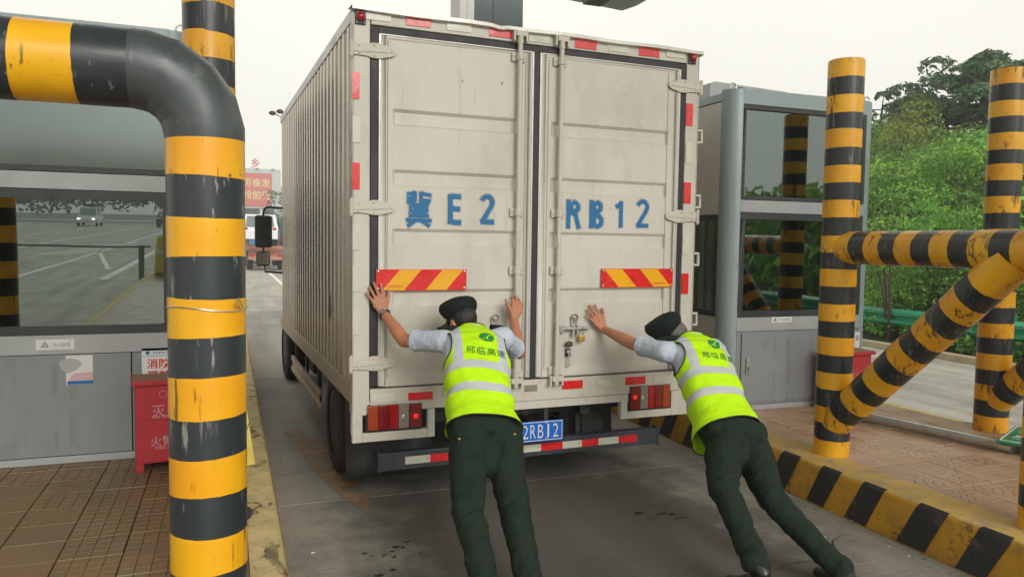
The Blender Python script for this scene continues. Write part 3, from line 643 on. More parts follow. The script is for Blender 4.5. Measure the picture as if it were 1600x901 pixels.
# ================================================================== PIPE BARRIERS
def bands_cyl(b, p0, p1, r, cuts, seg=40, jit=.004, step=.0):
    """striped tube from p0 to p1; cuts = sorted distances where colour flips (material 0 starts)"""
    p0 = Vector(p0); p1 = Vector(p1); L_ = (p1-p0).length; d = (p1-p0).normalized(); a = d.orthogonal().normalized(); c = d.cross(a)
    rows = [0]; flags = []
    edges = [0]+[x for x in cuts if 0 < x < L_]+[L_]
    rings = []   # (distance, radius offset)
    col = []
    for i in range(len(edges)-1):
        ro = 0.0009 if i % 2 == 0 else 0
        rings += [(edges[i], ro, i), (edges[i+1], ro, i)]; col.append(i % 2)
    ph = [random.uniform(0, 6.28) for _ in range(len(edges))]; st = [random.uniform(-1, 1)*step for _ in range(len(edges))]
    vs = []
    for ri, (dist, ro, i) in enumerate(rings):
        e = edges.index(dist); end = e in (0, len(edges)-1)
        for k in range(seg):
            t = 2*pi*k/seg; off = 0 if end else (jit*sin(t+ph[e])+random.Random(e*991+k).uniform(-.001, .001)+(st[e] if sin(t*.5+ph[e]) > .2 else 0))
            vs.append(p0+d*(dist+off)+a*((r+ro)*cos(t))+c*((r+ro)*sin(t)))
    for i in range(len(rings)-1):
        mi = col[i//2] if i % 2 == 0 else col[i//2]
        b.add([], [])
    o = len(b.v); b.v += [tuple(v) for v in vs]
    for i in range(len(rings)-1):
        mi = col[i//2]
        for k in range(seg):
            b.f.append((o+i*seg+k, o+i*seg+(k+1) % seg, o+(i+1)*seg+(k+1) % seg, o+(i+1)*seg+k)); b.m.append(mi)
    b.f.append(tuple(o+k for k in range(seg))[::-1]); b.m.append(col[0]); n = len(rings)-1
    b.f.append(tuple(o+n*seg+k for k in range(seg))); b.m.append(col[-1])
def even(L_, n): return [L_*i/n for i in range(1, n)]
TAPE = [YEL, BTAPE]
# 1. thick bent pipe in the left foreground
FX, FY, FR = -.085, 3.16, .1425
g = empty('pipe_gantry', (FX, FY, KZ), 'thickest striped pipe, bent over at the top, with a wire tied round it', 'pipe barrier')
ZE = 2.085
b = MB(); cuts = []; z = KZ
L_ = ZE-KZ; n = 12; bands_cyl(b, (FX, FY, ZE), (FX, FY, KZ), FR, [.152*i for i in range(1, 12)], jit=.006)
b.build('post', [YELF, BTAPEF], g, smooth=50)
b = MB(); R_ = .235; cxx, czz = FX-R_, ZE+.004
arc = [(FX, FY, ZE-.012)]+[(cxx+R_*cos(t), FY, czz+R_*sin(t)) for t in np.linspace(.06, pi/2-.06, 5)]+[(cxx-.02, FY, czz+R_)]    # a segmented welded elbow
b.tube(arc, [FR+.0015]+[FR+.004]*5+[FR+.0015], 40); b.build('elbow', ELB, g, smooth=12)
b = MB(); b.tube([(cxx+.004, FY, czz+R_), (cxx-.008, FY, czz+R_)], FR+.0035, 40); b.build('weld_seam', ELB, g)
b = MB(); hl = 1.55; bands_cyl(b, (cxx, FY, czz+R_), (cxx-hl, FY, czz+R_), FR, [.19*i for i in range(1, 12)], jit=.004); 
b.build('beam', [BTAPEF, YELF], g, smooth=50)
b = MB(); bands_cyl(b, (cxx-hl-.0, FY, czz+R_+.0), (cxx-hl, FY, KZ), FR, [.152*i for i in range(1, 14)]); b.build('post', TAPE, g, smooth=50)
b = MB(); b.tube([(FX+(FR+.004)*cos(t), FY+(FR+.004)*sin(t), 1.435+.01*sin(t*2)) for t in np.linspace(0, 2*pi, 30)], .003, 5)
b.tube([(FX+.12, FY-.10, 1.435), (FX+.10, FY-.125, 1.45), (FX+.115, FY-.115, 1.475), (FX+.13, FY-.09, 1.44)], .003, 5); b.build('tied_wire', STEEL, g)
settle(g)
# 2. straight post behind it
g = empty('striped_post', (-.09, 4.1, KZ), 'tall striped post rising behind the thick bent pipe beside the kerb', 'post')
b = MB(); bands_cyl(b, (-.09, 4.1, KZ), (-.09, 4.1, 3.4), .122, [.128*i for i in range(1, 24)], jit=.002, step=.014)
o = b.build('post_shaft', TAPE, g, smooth=50)
b = MB(); b.cyl((-.09, 4.1, KZ), (-.09, 4.1, KZ+.012), .19, seg=28); b.build('base_plate', CHAS, g); settle(g)
# 3/4 trusses on the right island
def truss(x, y1, y2, zt, top1, root, dia=.233):
    r = dia/2
    def post(y, zt_, n):
        b = MB(); bands_cyl(b, (x, y, KZ), (x, y, zt_), r, even(zt_-KZ, n), jit=.002, step=.008); b.build('post', TAPE, root, smooth=50)
        b = MB(); b.cyl((x, y, zt_-.002), (x, y, zt_+.006), r*.97, seg=32); b.build('post_cap', YEL if top1 else BTAPE, root)
        return
    post(y1, zt, 23); post(y2, zt, 23)
    b = MB(); ya, yb = y1-r*.55, y2+r*.55
    # polygonal flared start, then the tube
    bands_cyl(b, (x, ya, 1.70), (x, yb, 1.70), .108, even(abs(ya-yb), 11 if abs(ya-yb) < 1.5 else 12), seg=40, jit=.002, step=.005); b.build('beam', TAPE, root, smooth=50)
    b = MB(); bands_cyl(b, (x, y1-.02, .50), (x, y2+.22, 1.66), .112, even(1.6, 13), seg=40, jit=.003, step=.006); b.build('brace', TAPE, root, smooth=50)

g = empty('pipe_truss', (3.91, 3.3, KZ), 'striped pipe frame with its beam and whole diagonal brace in view along the kerb edge', 'pipe barrier', 'striped pipe frames on the paved island')
truss(3.91, 4.07, 2.60, 2.95, True, g); settle(g)
g = empty('pipe_truss', (5.67, 3.4, KZ), 'striped pipe frame farther back, its foot beside the fallen green sign', 'pipe barrier', 'striped pipe frames on the paved island')
truss(5.67, 4.23, 2.80, 3.09, False, g, .245); settle(g)

# ================================================================== SMALL ITEMS
def fire_cabinet(root, w_, d_, h, labels):
    leg = .05
    for sx in (-1, 1):
        for sy in (-1, 1): box('leg', sx*(w_/2-.02)-.02, sx*(w_/2-.02)+.02, sy*(d_/2-.02)-.02, sy*(d_/2-.02)+.02, 0, leg, REDP, root)
    box('body', -w_/2, w_/2, -d_/2, d_/2, leg, h-.03, REDP, root, .004)
    box('lid', -w_/2-.02, w_/2+.02, -d_/2-.03, d_/2+.01, h-.03, h+.0, REDP, root, .004)
    box('dusty_lid_top', -w_/2-.012, w_/2+.012, -d_/2-.022, d_/2, h+.001, h+.004, DUST, root)
    fz = (h-.03+leg)/2+.02
    for (z0, z1) in ((leg+.01, fz-.004), (fz+.004, h-.04)):
        box('door', -w_/2+.012, w_/2-.012, -d_/2-.006, -d_/2-.001, z0, z1, REDP, root, .002)
    y = -d_/2-.0085
    for body, x, z, wd in labels: text('lettering', body, .06, PINKP, root, (x*w_, y, z*h), width=wd*w_, extrude=.0006)
    b = MB(); b.tube([(-.13*w_*1.3+.022*cos(t), y, .84*h+.022*sin(t)) for t in np.linspace(0, 2*pi, 12)], .0018, 5); b.build('emblem_ring', PINKP, root)
c1 = empty('fire_cabinet', (-.33, 5.17, KZ), 'larger red fire extinguisher cabinet with dusty lid behind the thick bent pipe', 'cabinet', rz=radians(8))
fire_cabinet(c1, .46, .22, .565, [('灭火器', -.05, .66, .52), ('FIRE EXTINGUISHER', -.05, .595, .5), ('火警电话', -.05, .33, .55), ('FIRE ALARM 119', -.02, .255, .5)])
c2 = empty('fire_cabinet', (5.98-.35, 5.50, KZ), 'small red fire extinguisher cabinet half hidden behind a striped post near the booth door', 'cabinet')
c2.location = (5.08, 5.16, KZ)
fire_cabinet(c2, .38, .2, .53, [('灭火器', .1, .60, .5)])
# yellow folding floor sign behind the pipe
a_ = empty('floor_sign', (-.10, 5.05, KZ), 'yellow folding caution floor sign standing behind the bent pipe', 'sign')
for s_ in (-1, 1):
    b = MB(); ty = s_*.16; b.add([(-.24, ty, 0), (.21, ty, .0), (.14, s_*.015, .62), (-.16, s_*.015, .62), (-.24, ty+s_*.012, 0), (.21, ty+s_*.012, 0), (.14, s_*.027, .62), (-.16, s_*.027, .62)],
          [(0, 1, 2, 3), (7, 6, 5, 4), (0, 4, 5, 1), (1, 5, 6, 2), (2, 6, 7, 3), (3, 7, 4, 0)]); b.build('board', YSIGN, a_, .003)
for dx in (-.12, .1): MB().tube([(dx, -.168-.004, .08), (dx+.08, -.12-.012, .26)], .002, 5).build('printed_line', INKK, a_)
a_.rotation_euler = (0, 0, radians(6)); a_.location = (-.085, 5.15, KZ)
# fallen sign pole
fp = empty('fallen_sign', (5.0, 4.2, KZ), 'fallen steel sign pole with a green sign plate lying on the right island tiles', 'sign')
A_ = Vector((4.86, 4.80, KZ+.045)); B_ = Vector((5.14, 3.66, KZ+.045)); 
b = MB(); b.cyl(A_, B_, .038, seg=24); b.build('pole', STEEL, fp)
b = MB(); b.cyl(A_-(B_-A_)*.0, A_-(B_-A_)*.012, .03, .034, seg=16); b.cyl(A_, A_+(B_-A_)*.008, .044, seg=20); b.build('flange', CHAS, fp)
c0 = Vector((5.05, 3.72, 0)); zz = KZ+.075
sx = Vector((.42, .20, 0)).normalized(); sy = Vector((sx.y, -sx.x, 0))
b = MB(); cs = [c0, c0+sx*.62, c0+sx*.62+sy*.45, c0+sy*.45]; 
def rr(cs, z): return [(v.x, v.y, z) for v in cs]
b.add(rr(cs, zz)+rr(cs, zz+.02), [(0, 1, 2, 3), (7, 6, 5, 4), (0, 4, 5, 1), (1, 5, 6, 2), (2, 6, 7, 3), (3, 7, 4, 0)]); pn = b.build('sign_plate', GSIGN, fp, .006)
b = MB(); ins = .018; q = [c0+sx*ins+sy*ins, c0+sx*(.62-ins)+sy*ins, c0+sx*(.62-ins)+sy*(.45-ins), c0+sx*ins+sy*(.45-ins)]
for i in range(4): b.cyl(Vector((q[i].x, q[i].y, zz+.021)), Vector((q[(i+1) % 4].x, q[(i+1) % 4].y, zz+.021)), .004, seg=6)
b.build('white_border', WHITE, fp)
for body, u, v_ in (('器', .19, .13), ('井', .40, .13), ('收', .19, .31), ('费', .40, .31)):
    c_ = c0+sx*u+sy*v_; text('lettering', body, .1, WHITE, fp, (c_.x, c_.y, zz+.0205), xdir=-sy, zdir=sx, height=.13, extrude=.0008, bold=.003)
settle(fp)
# broken tile edge / debris by the pole
b = MB()
for i in range(14):
    x = 4.72+random.uniform(-.1, .25); y = 4.85+random.uniform(-.15, .15); s_ = random.uniform(.008, .03)
    b.add([(x-s_, y, KZ+.003), (x+s_, y-s_*.4, KZ+.003), (x+s_*.3, y+s_, KZ+.004), (x, y, KZ+s_*.9)], [(0, 1, 3), (1, 2, 3), (2, 0, 3)])
tag(b.build('rubble', DUST, smooth=0), kind='stuff', label='small rubble and torn tape scraps near the fallen pole')
# ================================================================== TRUCK
TA = radians(1.9); fxv = Vector((cos(TA), sin(TA), 0)); fyv = Vector((-sin(TA), cos(TA), 0)); TD = 4.6; XC = 2.09
truck = empty('box_truck', fxv*XC+fyv*TD, 'beige box truck with blue stencilled plate number on its rear doors, pushed by two men', 'truck', rz=TA)
def rp(px, py, off=0.):
    q = onplane(px, py, fyv*(TD+off), fyv); return q.dot(fxv)-XC, q.z
def rrect(x0, y0, x1, y1, off=0.):
    a, b, c, d = rp(x0, y0, off), rp(x1, y0, off), rp(x1, y1, off), rp(x0, y1, off)
    return (a[0]+d[0])/2, (b[0]+c[0])/2, (c[1]+d[1])/2, (a[1]+b[1])/2
HW = 1.24; TOP = 3.09; LEN = 4.42
T = truck
DOORZ0, DOORZ1 = .80, 2.945
# rear frame
box('corner_post', -HW, -HW+.105, -.0, .09, .62, TOP-.03, PAINT, T, .012)
box('corner_post', HW-.105, HW, -.0, .09, .47, TOP-.03, PAINT, T, .012)
b = MB(); b.box(-HW+.107, HW-.107, .0, .09, 2.995, TOP-.03); b.build('header', PAINT, T, .008)
b = MB()     # roof lip, dented a little
n = 40
for i in range(n):
    x0, x1 = -HW-.012+(2*HW+.024)*i/n, -HW-.012+(2*HW+.024)*(i+1)/n
    z_ = lambda x: TOP-.004+.003*sin(x*9)+(-.010 if -.35 < x < -.28 else 0)
    for (xa, xb) in ((x0, x1),): b.add([(xa, -.035, z_(xa)-.022), (xb, -.035, z_(xb)-.022), (xb, -.035, z_(xb)), (xa, -.035, z_(xa)), (xa, .12, z_(xa)+.012), (xb, .12, z_(xb)+.012), (xb, .001, z_(xb)-.03), (xa, .001, z_(xa)-.03)], [(0, 1, 2, 3), (3, 2, 5, 4), (1, 0, 7, 6)])
b.build('roof_lip', LIP, T, smooth=60)
# door sill beam, wider panel behind the doors
sill = MB(); sill.box(-HW+.107, HW-.107, .0, .09, .64, .785); sill.build('sill_beam', PAINTW, T, .006)
b = MB(); b.box(-.50, .755, .004, .05, .585, .638); b.build('sill_skirt', PAINT, T, .004)
# gaskets
G = .047
b = MB(); b.box(-HW+.107, -HW+.107+G, .006, .03, DOORZ0, 2.99); b.build('door_gasket', RUBBER, T, .004)
b = MB(); b.box(HW-.107-G, HW-.107, .006, .03, DOORZ0, 2.99); b.build('door_gasket', RUBBER, T, .004)
b = MB(); b.box(-HW+.107+G, HW-.107-G, .006, .03, DOORZ1+.004, 2.992); b.build('door_gasket', RUBBER, T, .004)
CXm = -.037
b = MB(); b.box(CXm-.021, CXm+.021, .000, .03, DOORZ0-.01, DOORZ1+.004); b.build('door_gasket', RUBBER, T, .006)
# doors: frame bars + pressed panel
def door(x0, x1, name):
    d = MB(); e = .035; y0 = .002; yb = .04
    d.box(x0, x0+e, y0, yb, DOORZ0, DOORZ1); d.box(x1-e, x1, y0, yb, DOORZ0, DOORZ1)
    d.box(x0+e, x1-e, y0, yb, DOORZ1-.022, DOORZ1); d.box(x0+e, x1-e, y0, yb, DOORZ0, DOORZ0+.045)
    dr = d.build(name, PAINT, T, .004)
    # thin light metal edging
    ed = MB()
    for (a, bb) in ((x0-.009, x0+.003), (x1-.003, x1+.009)): ed.box(a, bb, -.002, .02, DOORZ0, DOORZ1+.003)
    ed.box(x0+.003, x1-.003, -.002, .02, DOORZ1-.004, DOORZ1+.004); ed.build('door_edging', LIP, dr, .002)
    # pressed panel: recessed strips
    strips = [(2.41, 2.505), (2.04, 2.137), (1.672, 1.775), (1.300, 1.395)]
    zs = [DOORZ0+.04]; dep = {}
    rows = [(DOORZ0+.04, .012)]
    rows += [(.905, .012), (.918, .007)]
    for a_, b_ in sorted(strips): rows += [(a_-.004, .007), (a_+.010, .024), (b_-.016, .024), (b_+.004, .007)]
    rows += [(DOORZ1-.018, .007)]
    xa, xb = x0+e-.002, x1-e+.002; ins = .055
    b = MB(); nx = [xa, xa+ins-.008, xa+ins+.008]+[xa+ins+.008+(xb-xa-2*ins-.016)*k/8 for k in range(1, 8)]+[xb-ins-.008, xb-ins+.008, xb]
    vs = []
    for (z, y) in rows:
        for i, x in enumerate(nx):
            inside = 2 <= i <= len(nx)-3
            wob = .0016*noise.noise(Vector((x*2.3, z*2.1, x0*5))) + .0006*noise.noise(Vector((x*9, z*9, 1)))
            yy = y if inside else .007
            dent = -.004*math.exp(-((x-x0-.50)/.03)**2) if (y > .02 and abs(z-1.72) < .08 and x0 < 0) else 0
            vs.append((x, yy+wob+dent, z))
    n = len(nx); fs = [(i*n+j, i*n+j+1, (i+1)*n+j+1, (i+1)*n+j) for i in range(len(rows)-1) for j in range(n-1)]
    b.add(vs, fs); b.build('door_panel', PAINT, dr, smooth=22)
    return dr
dl = door(-HW+.107+G+.010, CXm-.031, 'rear_door'); drr = door(CXm+.031, HW-.107-G-.010, 'rear_door')
# vertical inner seam lines beside each frame
for x_, p_ in ((-1.028, dl), (-.115, dl), (.05, drr), (.985, drr)):
    box('seam', x_-.0025, x_+.0025, .0045, .0068, DOORZ0+.05, DOORZ1-.03, mat('seam_shadow', (.34, .32, .27), .6), p_)
# reflectors
def refl(px, m, thick=.006, name=None, parent=T, y=-.0):
    x0, x1, z0, z1 = rrect(*px); o = MB().box(x0, x1, y-thick, y+.001, z0, z1).build(name or ('red_reflector' if m is REDR else 'white_reflector'), m, parent, .002); return o
for r_ in ((634, 27, 673, 42), (764, 43, 802, 59), (898, 62, 932, 77), (998, 74, 1030, 89)): refl(r_, REDR)
for r_ in ((571, 18, 611, 33), (698, 36, 736, 50), (826, 53, 860, 67), (950, 67, 981, 82), (1041, 79, 1070, 91)): refl(r_, WHR)
for r_ in ((549.5, 113, 561.5, 155), (549.5, 254, 562, 296)): refl(r_, REDR)
for r_ in ((550.5, 182, 563, 223), (550.5, 351, 562, 391), (550.5, 416, 562, 455), (550.5, 484, 562, 523)): refl(r_, WHR)
for r_ in ((1071.5, 162, 1082, 197), (1068, 285, 1079, 318), (1064.5, 427, 1075, 459)): refl(r_, REDR)
for r_ in ((1071, 223, 1080.5, 255), (1066, 366, 1076, 398), (1063, 491, 1072, 520)): refl(r_, WHR)
for r_ in ((638, 612, 676, 624), (878, 594, 910, 607), (977, 588, 1008, 600)): refl(r_, REDR)
for r_ in ((580, 616, 618, 628), (932, 592, 963, 604), (1021, 586, 1055, 597)): refl(r_, WHR)
def rivets(parent, pts, y, r=.005, m=STEEL):
    me = MB().ball((0, 0, 0), r, 8, 5, sc=(1, .6, 1)).build('rivet', m, parent); first = True
    for x, z in pts:
        o = me if first else obj('rivet', me.data, parent)
        o.location = (x, y, z); first = False
    return me
# marker lamps
for (px, py) in ((563, 27), (1081, 91)):
    x, z = rp(px, py); b = MB(); b.box(x-.032, x+.032, -.014, .0, z-.045, z+.045); lb = b.build('marker_lamp', BLK, T, .006)
    MB().ball((x, -.02, z), .026, 14, 8, sc=(1, .8, 1.05)).build('lamp_lens', LRED2, lb)
    rivets(lb, [(x+a_*.024, z+c_*.037) for a_ in (-1, 1) for c_ in (-1, 1)], -.016, .004)
# hinges
def hinge(z, s):
    x = s*HW; h = empty_part('hinge', T)
    b = MB(); outl = [(0, .034), (.09, .036), (.13, .046), (.17, .046), (.25, .026), (.272, .010), (.272, -.010), (.25, -.026), (.17, -.046), (.13, -.046), (.09, -.036), (0, -.034)]
    poly = [(x-s*u+s*.012, z+v) for u, v in outl]
    b.prism(poly, -.014, -.004); leaf = b.build('hinge', PAINTW, T, .003)
    b = MB(); b.prism([(x-s*u+s*.012, z+v) for u, v in [(.0, .017), (.12, .012), (.22, .008), (.22, -.008), (.12, -.012), (0, -.017)]], -.019, -.013); b.build('hinge_rib', PAINTW, leaf, .003)
    b = MB(); b.cyl((x+s*.012, -.012, z-.048), (x+s*.012, -.012, z+.048), .013, seg=12); b.cyl((x+s*.012, -.012, z-.056), (x+s*.012, -.012, z+.056), .007, seg=8); b.build('hinge_pin', PAINTW, leaf)
    rivets(leaf, [(x-s*u, z+v) for u, v in ((.125, .032), (.125, -.032), (.232, 0), (.035, .02), (.035, -.02))], -.017, .008, PAINTW)
def empty_part(n, p): return None
for z in (2.84, 1.902, .947): hinge(z, -1)
for z in (2.83, 1.907, .95): hinge(z, 1)
# lock rods
def rod(x, s, parent):
    b = MB(); b.tube([(x, -.032, .80), (x, -.032, 3.04)], .0165, 16); r_ = b.build('lock_rod', PAINTW, parent)
    for z in (2.90, 1.90, 1.52, .84):
        b = MB(); b.box(x-.048, x+.048, -.012, -.001, z-.028, z+.028); b.cyl((x, -.032, z-.024), (x, -.032, z+.024), .024, seg=14); b.box(x-.022, x+.022, -.035, -.005, z-.018, z+.018); k = b.build('rod_bracket', PAINTW, r_, .003)
        rivets(k, [(x-.038, z), (x+.038, z)], -.013, .006, PAINTW)
    for z, s_ in ((3.03, 1), (.775, -1)):
        b = MB(); b.cyl((x, -.032, z-.05*s_), (x, -.032, z+.03*s_), .022, .018, seg=12); b.box(x-.035, x+.035, -.05, .0, z-.004+.0*s_, z+.03); b.cyl((x-.035, -.03, z+.01), (x+.035, -.03, z+.01), .012, seg=10); b.build('rod_cam', PAINTW, r_, .003)
        box('cam_keeper', x-.05, x-.036, -.045, .0, z-.035, z+.035, PAINTW, r_, .003); box('cam_keeper', x+.036, x+.05, -.045, .0, z-.035, z+.035, PAINTW, r_, .003)
rod(-.172, -1, dl); rod(.126, 1, drr)
# rod weld blob on left rod
b = MB(); b.ball((-.158, -.034, 1.80), .016, 10, 7, sc=(1, .7, 2.6)); b.build('weld_blob', PAINTW, dl)
# scuffed bracket plates on the sill
b = MB(); b.box(-.095, .0, -.004, .0, .705, .75); b.build('scuff_plate', mat('scuffed', (.25, .22, .17), .7, var=.3), T, .002)
b = MB(); b.box(*[rp(692, 607)[0], rp(699, 607)[0]], -.012, -.0, *sorted([rp(692, 620)[1], rp(692, 605)[1]])); b.build('sill_catch', PAINTW, T, .002)
# lock handles
def latch(x, z, parent, full):
    b = MB(); b.box(x-.025, x+.025, -.010, .001, z-.05, z+.02); b.cyl((x, -.010, z+.02), (x, .001, z+.02), .025, seg=18)
    b.cyl((x, -.022, z+.02), (x, -.010, z+.02), .014, seg=12); l_ = b.build('latch_plate', STEEL, parent, .002); 
    b = MB(); b.tube([(x+.024*cos(t), -.016, z+.02+.024*sin(t)) for t in np.linspace(-.3, pi+.3, 12)], .004, 6); b.build('latch_ring', STEEL, l_)
    return l_
latch(-.315, 1.185, dl, False)
lx_ = latch(.268, 1.175, drr, True)
b = MB(); b.box(.135, .375, -.016, -.004, 1.108, 1.140); b.box(.15, .19, -.03, -.012, 1.100, 1.148); b.box(.245, .262, -.032, -.01, 1.07, 1.15); b.box(.276, .292, -.032, -.01, 1.08, 1.15); b.cyl((.16, -.026, 1.124), (.37, -.026, 1.124), .008, seg=10); hb = b.build('latch_bar', STEEL, drr, .002)
b = MB(); b.box(-.42, -.30, -.012, .0, 1.125, 1.142); b.build('latch_bar', STEEL, dl, .002)
b = MB(); cx = .312; b.box(cx-.022, cx+.022, -.045, -.020, 1.035, 1.078); pk = b.build('padlock', BRASS, drr, .005)
b = MB(); b.tube([(cx-.013, -.032, 1.075), (cx-.013, -.032, 1.125)]+[(cx-.013*cos(t), -.032, 1.128+.013*sin(t)) for t in np.linspace(0, pi, 8)]+[(cx+.013, -.032, 1.075)], .0035, 8); b.build('shackle', STEEL, pk)
b = MB(); b.ball((.225, -.02, 1.018), .024, 14, 8, sc=(1.25, .6, .85)); b.build('lock_knob', mat('rust_brown', (.10, .055, .035), .7, var=.3), drr)
b = MB(); b.box(.205, .245, -.008, .0, .93, .985); lk = b.build('lock_plate', BLK, drr, .002)
b = MB(); b.cyl((.225, -.018, .965), (.225, -.004, .965), .014, seg=14); b.box(.221, .229, -.022, -.014, .87, .965); b.box(.212, .238, -.022, -.014, .866, .874); b.build('key_lever', STEEL, lk, .001)
# warning boards
def wboard(px, s, parent):
    x0, x1, z0, z1 = rrect(*px); w_ = x1-x0; h = z1-z0
    o = MB().box(x0, x1, -.010, -.002, z0, z1).build('warning_board', REDR, parent, .0015)
    sl = h*.95; st = w_*.225
    for k in range(2):
        xa = x0+w_*.045+k*w_*.455 if s > 0 else None
        if s > 0: poly = [(x0+w_*(.065+.47*k), z0+.003), (x0+w_*(.065+.47*k)+w_*.235, z0+.003), (x0+w_*(.255+.47*k)+w_*.235, z1-.003), (x0+w_*(.255+.47*k), z1-.003)]
        else: poly = [(x0+w_*(.235+.49*k), z0+.003), (x0+w_*(.235+.49*k)+w_*.245, z0+.003), (x0+w_*(.035+.49*k)+w_*.245, z1-.003), (x0+w_*(.035+.49*k), z1-.003)]
        poly = [(min(max(x, x0+.003), x1-.003), z) for x, z in poly]
        MB().prism(poly, -.0118, -.0104).build('yellow_stripe', YELR, o, smooth=0)
    rivets(o, [(x0+.014, z0+.014), (x1-.014, z0+.014), (x0+.014, z1-.014), (x1-.014, z1-.014)], -.0125, .008)
    xc = x0+w_*.2 if s > 0 else x0+w_*.8
    text('lettering', '江西省交通 3M', .02, INKK if False else INKR, o, (xc, -.0128, z0+.028), width=.10, extrude=.0003)
    return o
wboard((587, 420.5, 728, 453.5), 1, dl); wboard((938.5, 419.5, 1050, 448.5), -1, drr)
# stencilled plate number
HALO = bpy.data.materials.new('overspray'); HALO.use_nodes = True
_t = HALO.node_tree; _b = _t.nodes['Principled BSDF']; _b.inputs['Base Color'].default_value = (.05, .22, .42, 1); _b.inputs['Roughness'].default_value = .6
_n = _t.nodes.new('ShaderNodeTexNoise'); _n.inputs['Scale'].default_value = 25; _r = _t.nodes.new('ShaderNodeMapRange'); _r.inputs[1].default_value = .3; _r.inputs[2].default_value = .8; _r.inputs[3].default_value = 0; _r.inputs[4].default_value = .38
_c = _t.nodes.new('ShaderNodeTexCoord'); _t.links.new(_c.outputs['Object'], _n.inputs[0]); _t.links.new(_n.outputs[0], _r.inputs[0]); _t.links.new(_r.outputs[0], _b.inputs['Alpha'])
def stencil(ch, px, parent, bold):
    x0, x1, z0, z1 = rrect(*px); c = ((x0+x1)/2, .0045, (z0+z1)/2)
    o = text('stencil_lettering', ch, .2, BLUE, parent, c, height=z1-z0, width=x1-x0, bold=bold, extrude=.0008)
    text('stencil_overspray', ch, .2, HALO, parent, (c[0], .0052, c[2]), height=z1-z0+.022, width=x1-x0+.022, bold=bold+.006, extrude=.0002)
def strokes(px, parent, segs, wd, gaps=()):
    """hand-cut stencil character: bars given in unit square, (x0,y0,x1,y1)"""
    x0, x1, z0, z1 = rrect(*px); W_, H_ = x1-x0, z1-z0; b = MB(); h_ = MB()
    for (a, c, d, e) in segs:
        p = Vector((x0+a*W_, 0, z0+c*H_)); q = Vector((x0+d*W_, 0, z0+e*H_)); u = (q-p).normalized(); n = Vector((-u.z, 0, u.x))
        for mb_, ww, ex, y in ((b, wd/2, 0, .0038), (h_, wd/2+.007, .007, .0050)):
            pts = [p-n*ww-u*ex, q-n*ww+u*ex, q+n*ww+u*ex, p+n*ww-u*ex]; y = y+random.uniform(-.0004, .0004)
            mb_.add([(v.x+random.uniform(-.0008, .0008), y, v.z+random.uniform(-.0008, .0008)) for v in pts], [(0, 1, 2, 3)])
    b.build('stencil_lettering', BLUE, parent, smooth=0); h_.build('stencil_overspray', HALO, parent, smooth=0)
J = [(.05, .93, .42, .93), (.05, .80, .42, .80), (.33, .68, .33, 1.0), (.58, .68, .58, 1.0), (.58, .94, .98, .90), (.58, .76, .96, .74), (.05, .70, .30, .70), (.62, .66, .9, .66),
     (.20, .40, .20, .62), (.80, .40, .80, .62), (.25, .61, .75, .61), (.30, .51, .72, .51), (.25, .40, .75, .40), (.50, .40, .50, .62), (.12, .31, .90, .31), (.02, .18, 1., .18), (.40, .18, .08, .01), (.60, .18, .92, .01)]
strokes((634, 299, 675, 354), dl, J, .0235)
strokes((700.5, 303.5, 721, 351), dl, [(.17, .02, .17, 1.), (.30, .93, .98, .93), (.30, .52, .92, .52), (.30, .08, 1., .08)], .033)
def arcs(cx, cy, rx, ry, a0, a1, n=7):
    t = np.linspace(a0, a1, n+1); return [(cx+rx*cos(t[i]), cy+ry*sin(t[i]), cx+rx*cos(t[i+1]), cy+ry*sin(t[i+1])) for i in range(n)]
TWO = arcs(.48, .74, .38, .20, 2.9, -.7, 9)+[(.77, .60, .12, .07), (.02, .07, .98, .07)]
strokes((751, 304, 773, 350), dl, TWO, .031)
strokes((885, 312, 908.5, 357), drr, [(.15, .0, .15, 1.), (.33, .93, .33, .50)]+arcs(.45, .75, .36, .18, 1.6, -1.6, 7)+[(.30, .55, .62, .55), (.62, .52, .86, .0)], .032)
strokes((921.5, 313, 944, 357.5), drr, [(.15, .02, .15, 1.), (.33, .95, .33, .05)]+arcs(.45, .76, .36, .17, 1.6, -1.6, 7)+arcs(.45, .28, .42, .21, 1.6, -1.6, 7), .032)
strokes((962, 314, 974.5, 355.5), drr, [(.7, .0, .7, 1.), (.7, .92, .05, .76)], .031)
strokes((995, 312, 1014.5, 355.5), drr, TWO, .030)
# faint rubbed-out chips on the doors
b = MB()
for px, py, s_ in ((723, 126, 4), (785, 130, 5), (852, 127, 2), (979, 149, 3), (998, 196, 3), (1003, 198, 3), (955, 325, 3), (1000, 277, 2)):
    x, z = rp(px, py); k_ = s_*.0022; b.add([(x-k_*.3, .0062, z-k_), (x+k_*.5, .0062, z-k_*.8), (x+k_*.3, .0062, z+k_), (x-k_*.4, .0062, z+k_*.7)], [(0, 1, 2, 3)])
b.build('paint_chips', mat('chip', (.12, .11, .08), .8), T, smooth=0)
# side latches of the right side (seen edge-on)
for pz in (2.49, 2.02, 1.60, 1.16):
    b = MB(); b.box(HW+.0, HW+.055, .01, .03, pz+.035, pz+.050); b.box(HW, HW+.055, .01, .03, pz-.05, pz-.035); b.box(HW+.04, HW+.055, .01, .03, pz-.035, pz+.035); b.build('side_latch', PAINTW, T, .003)
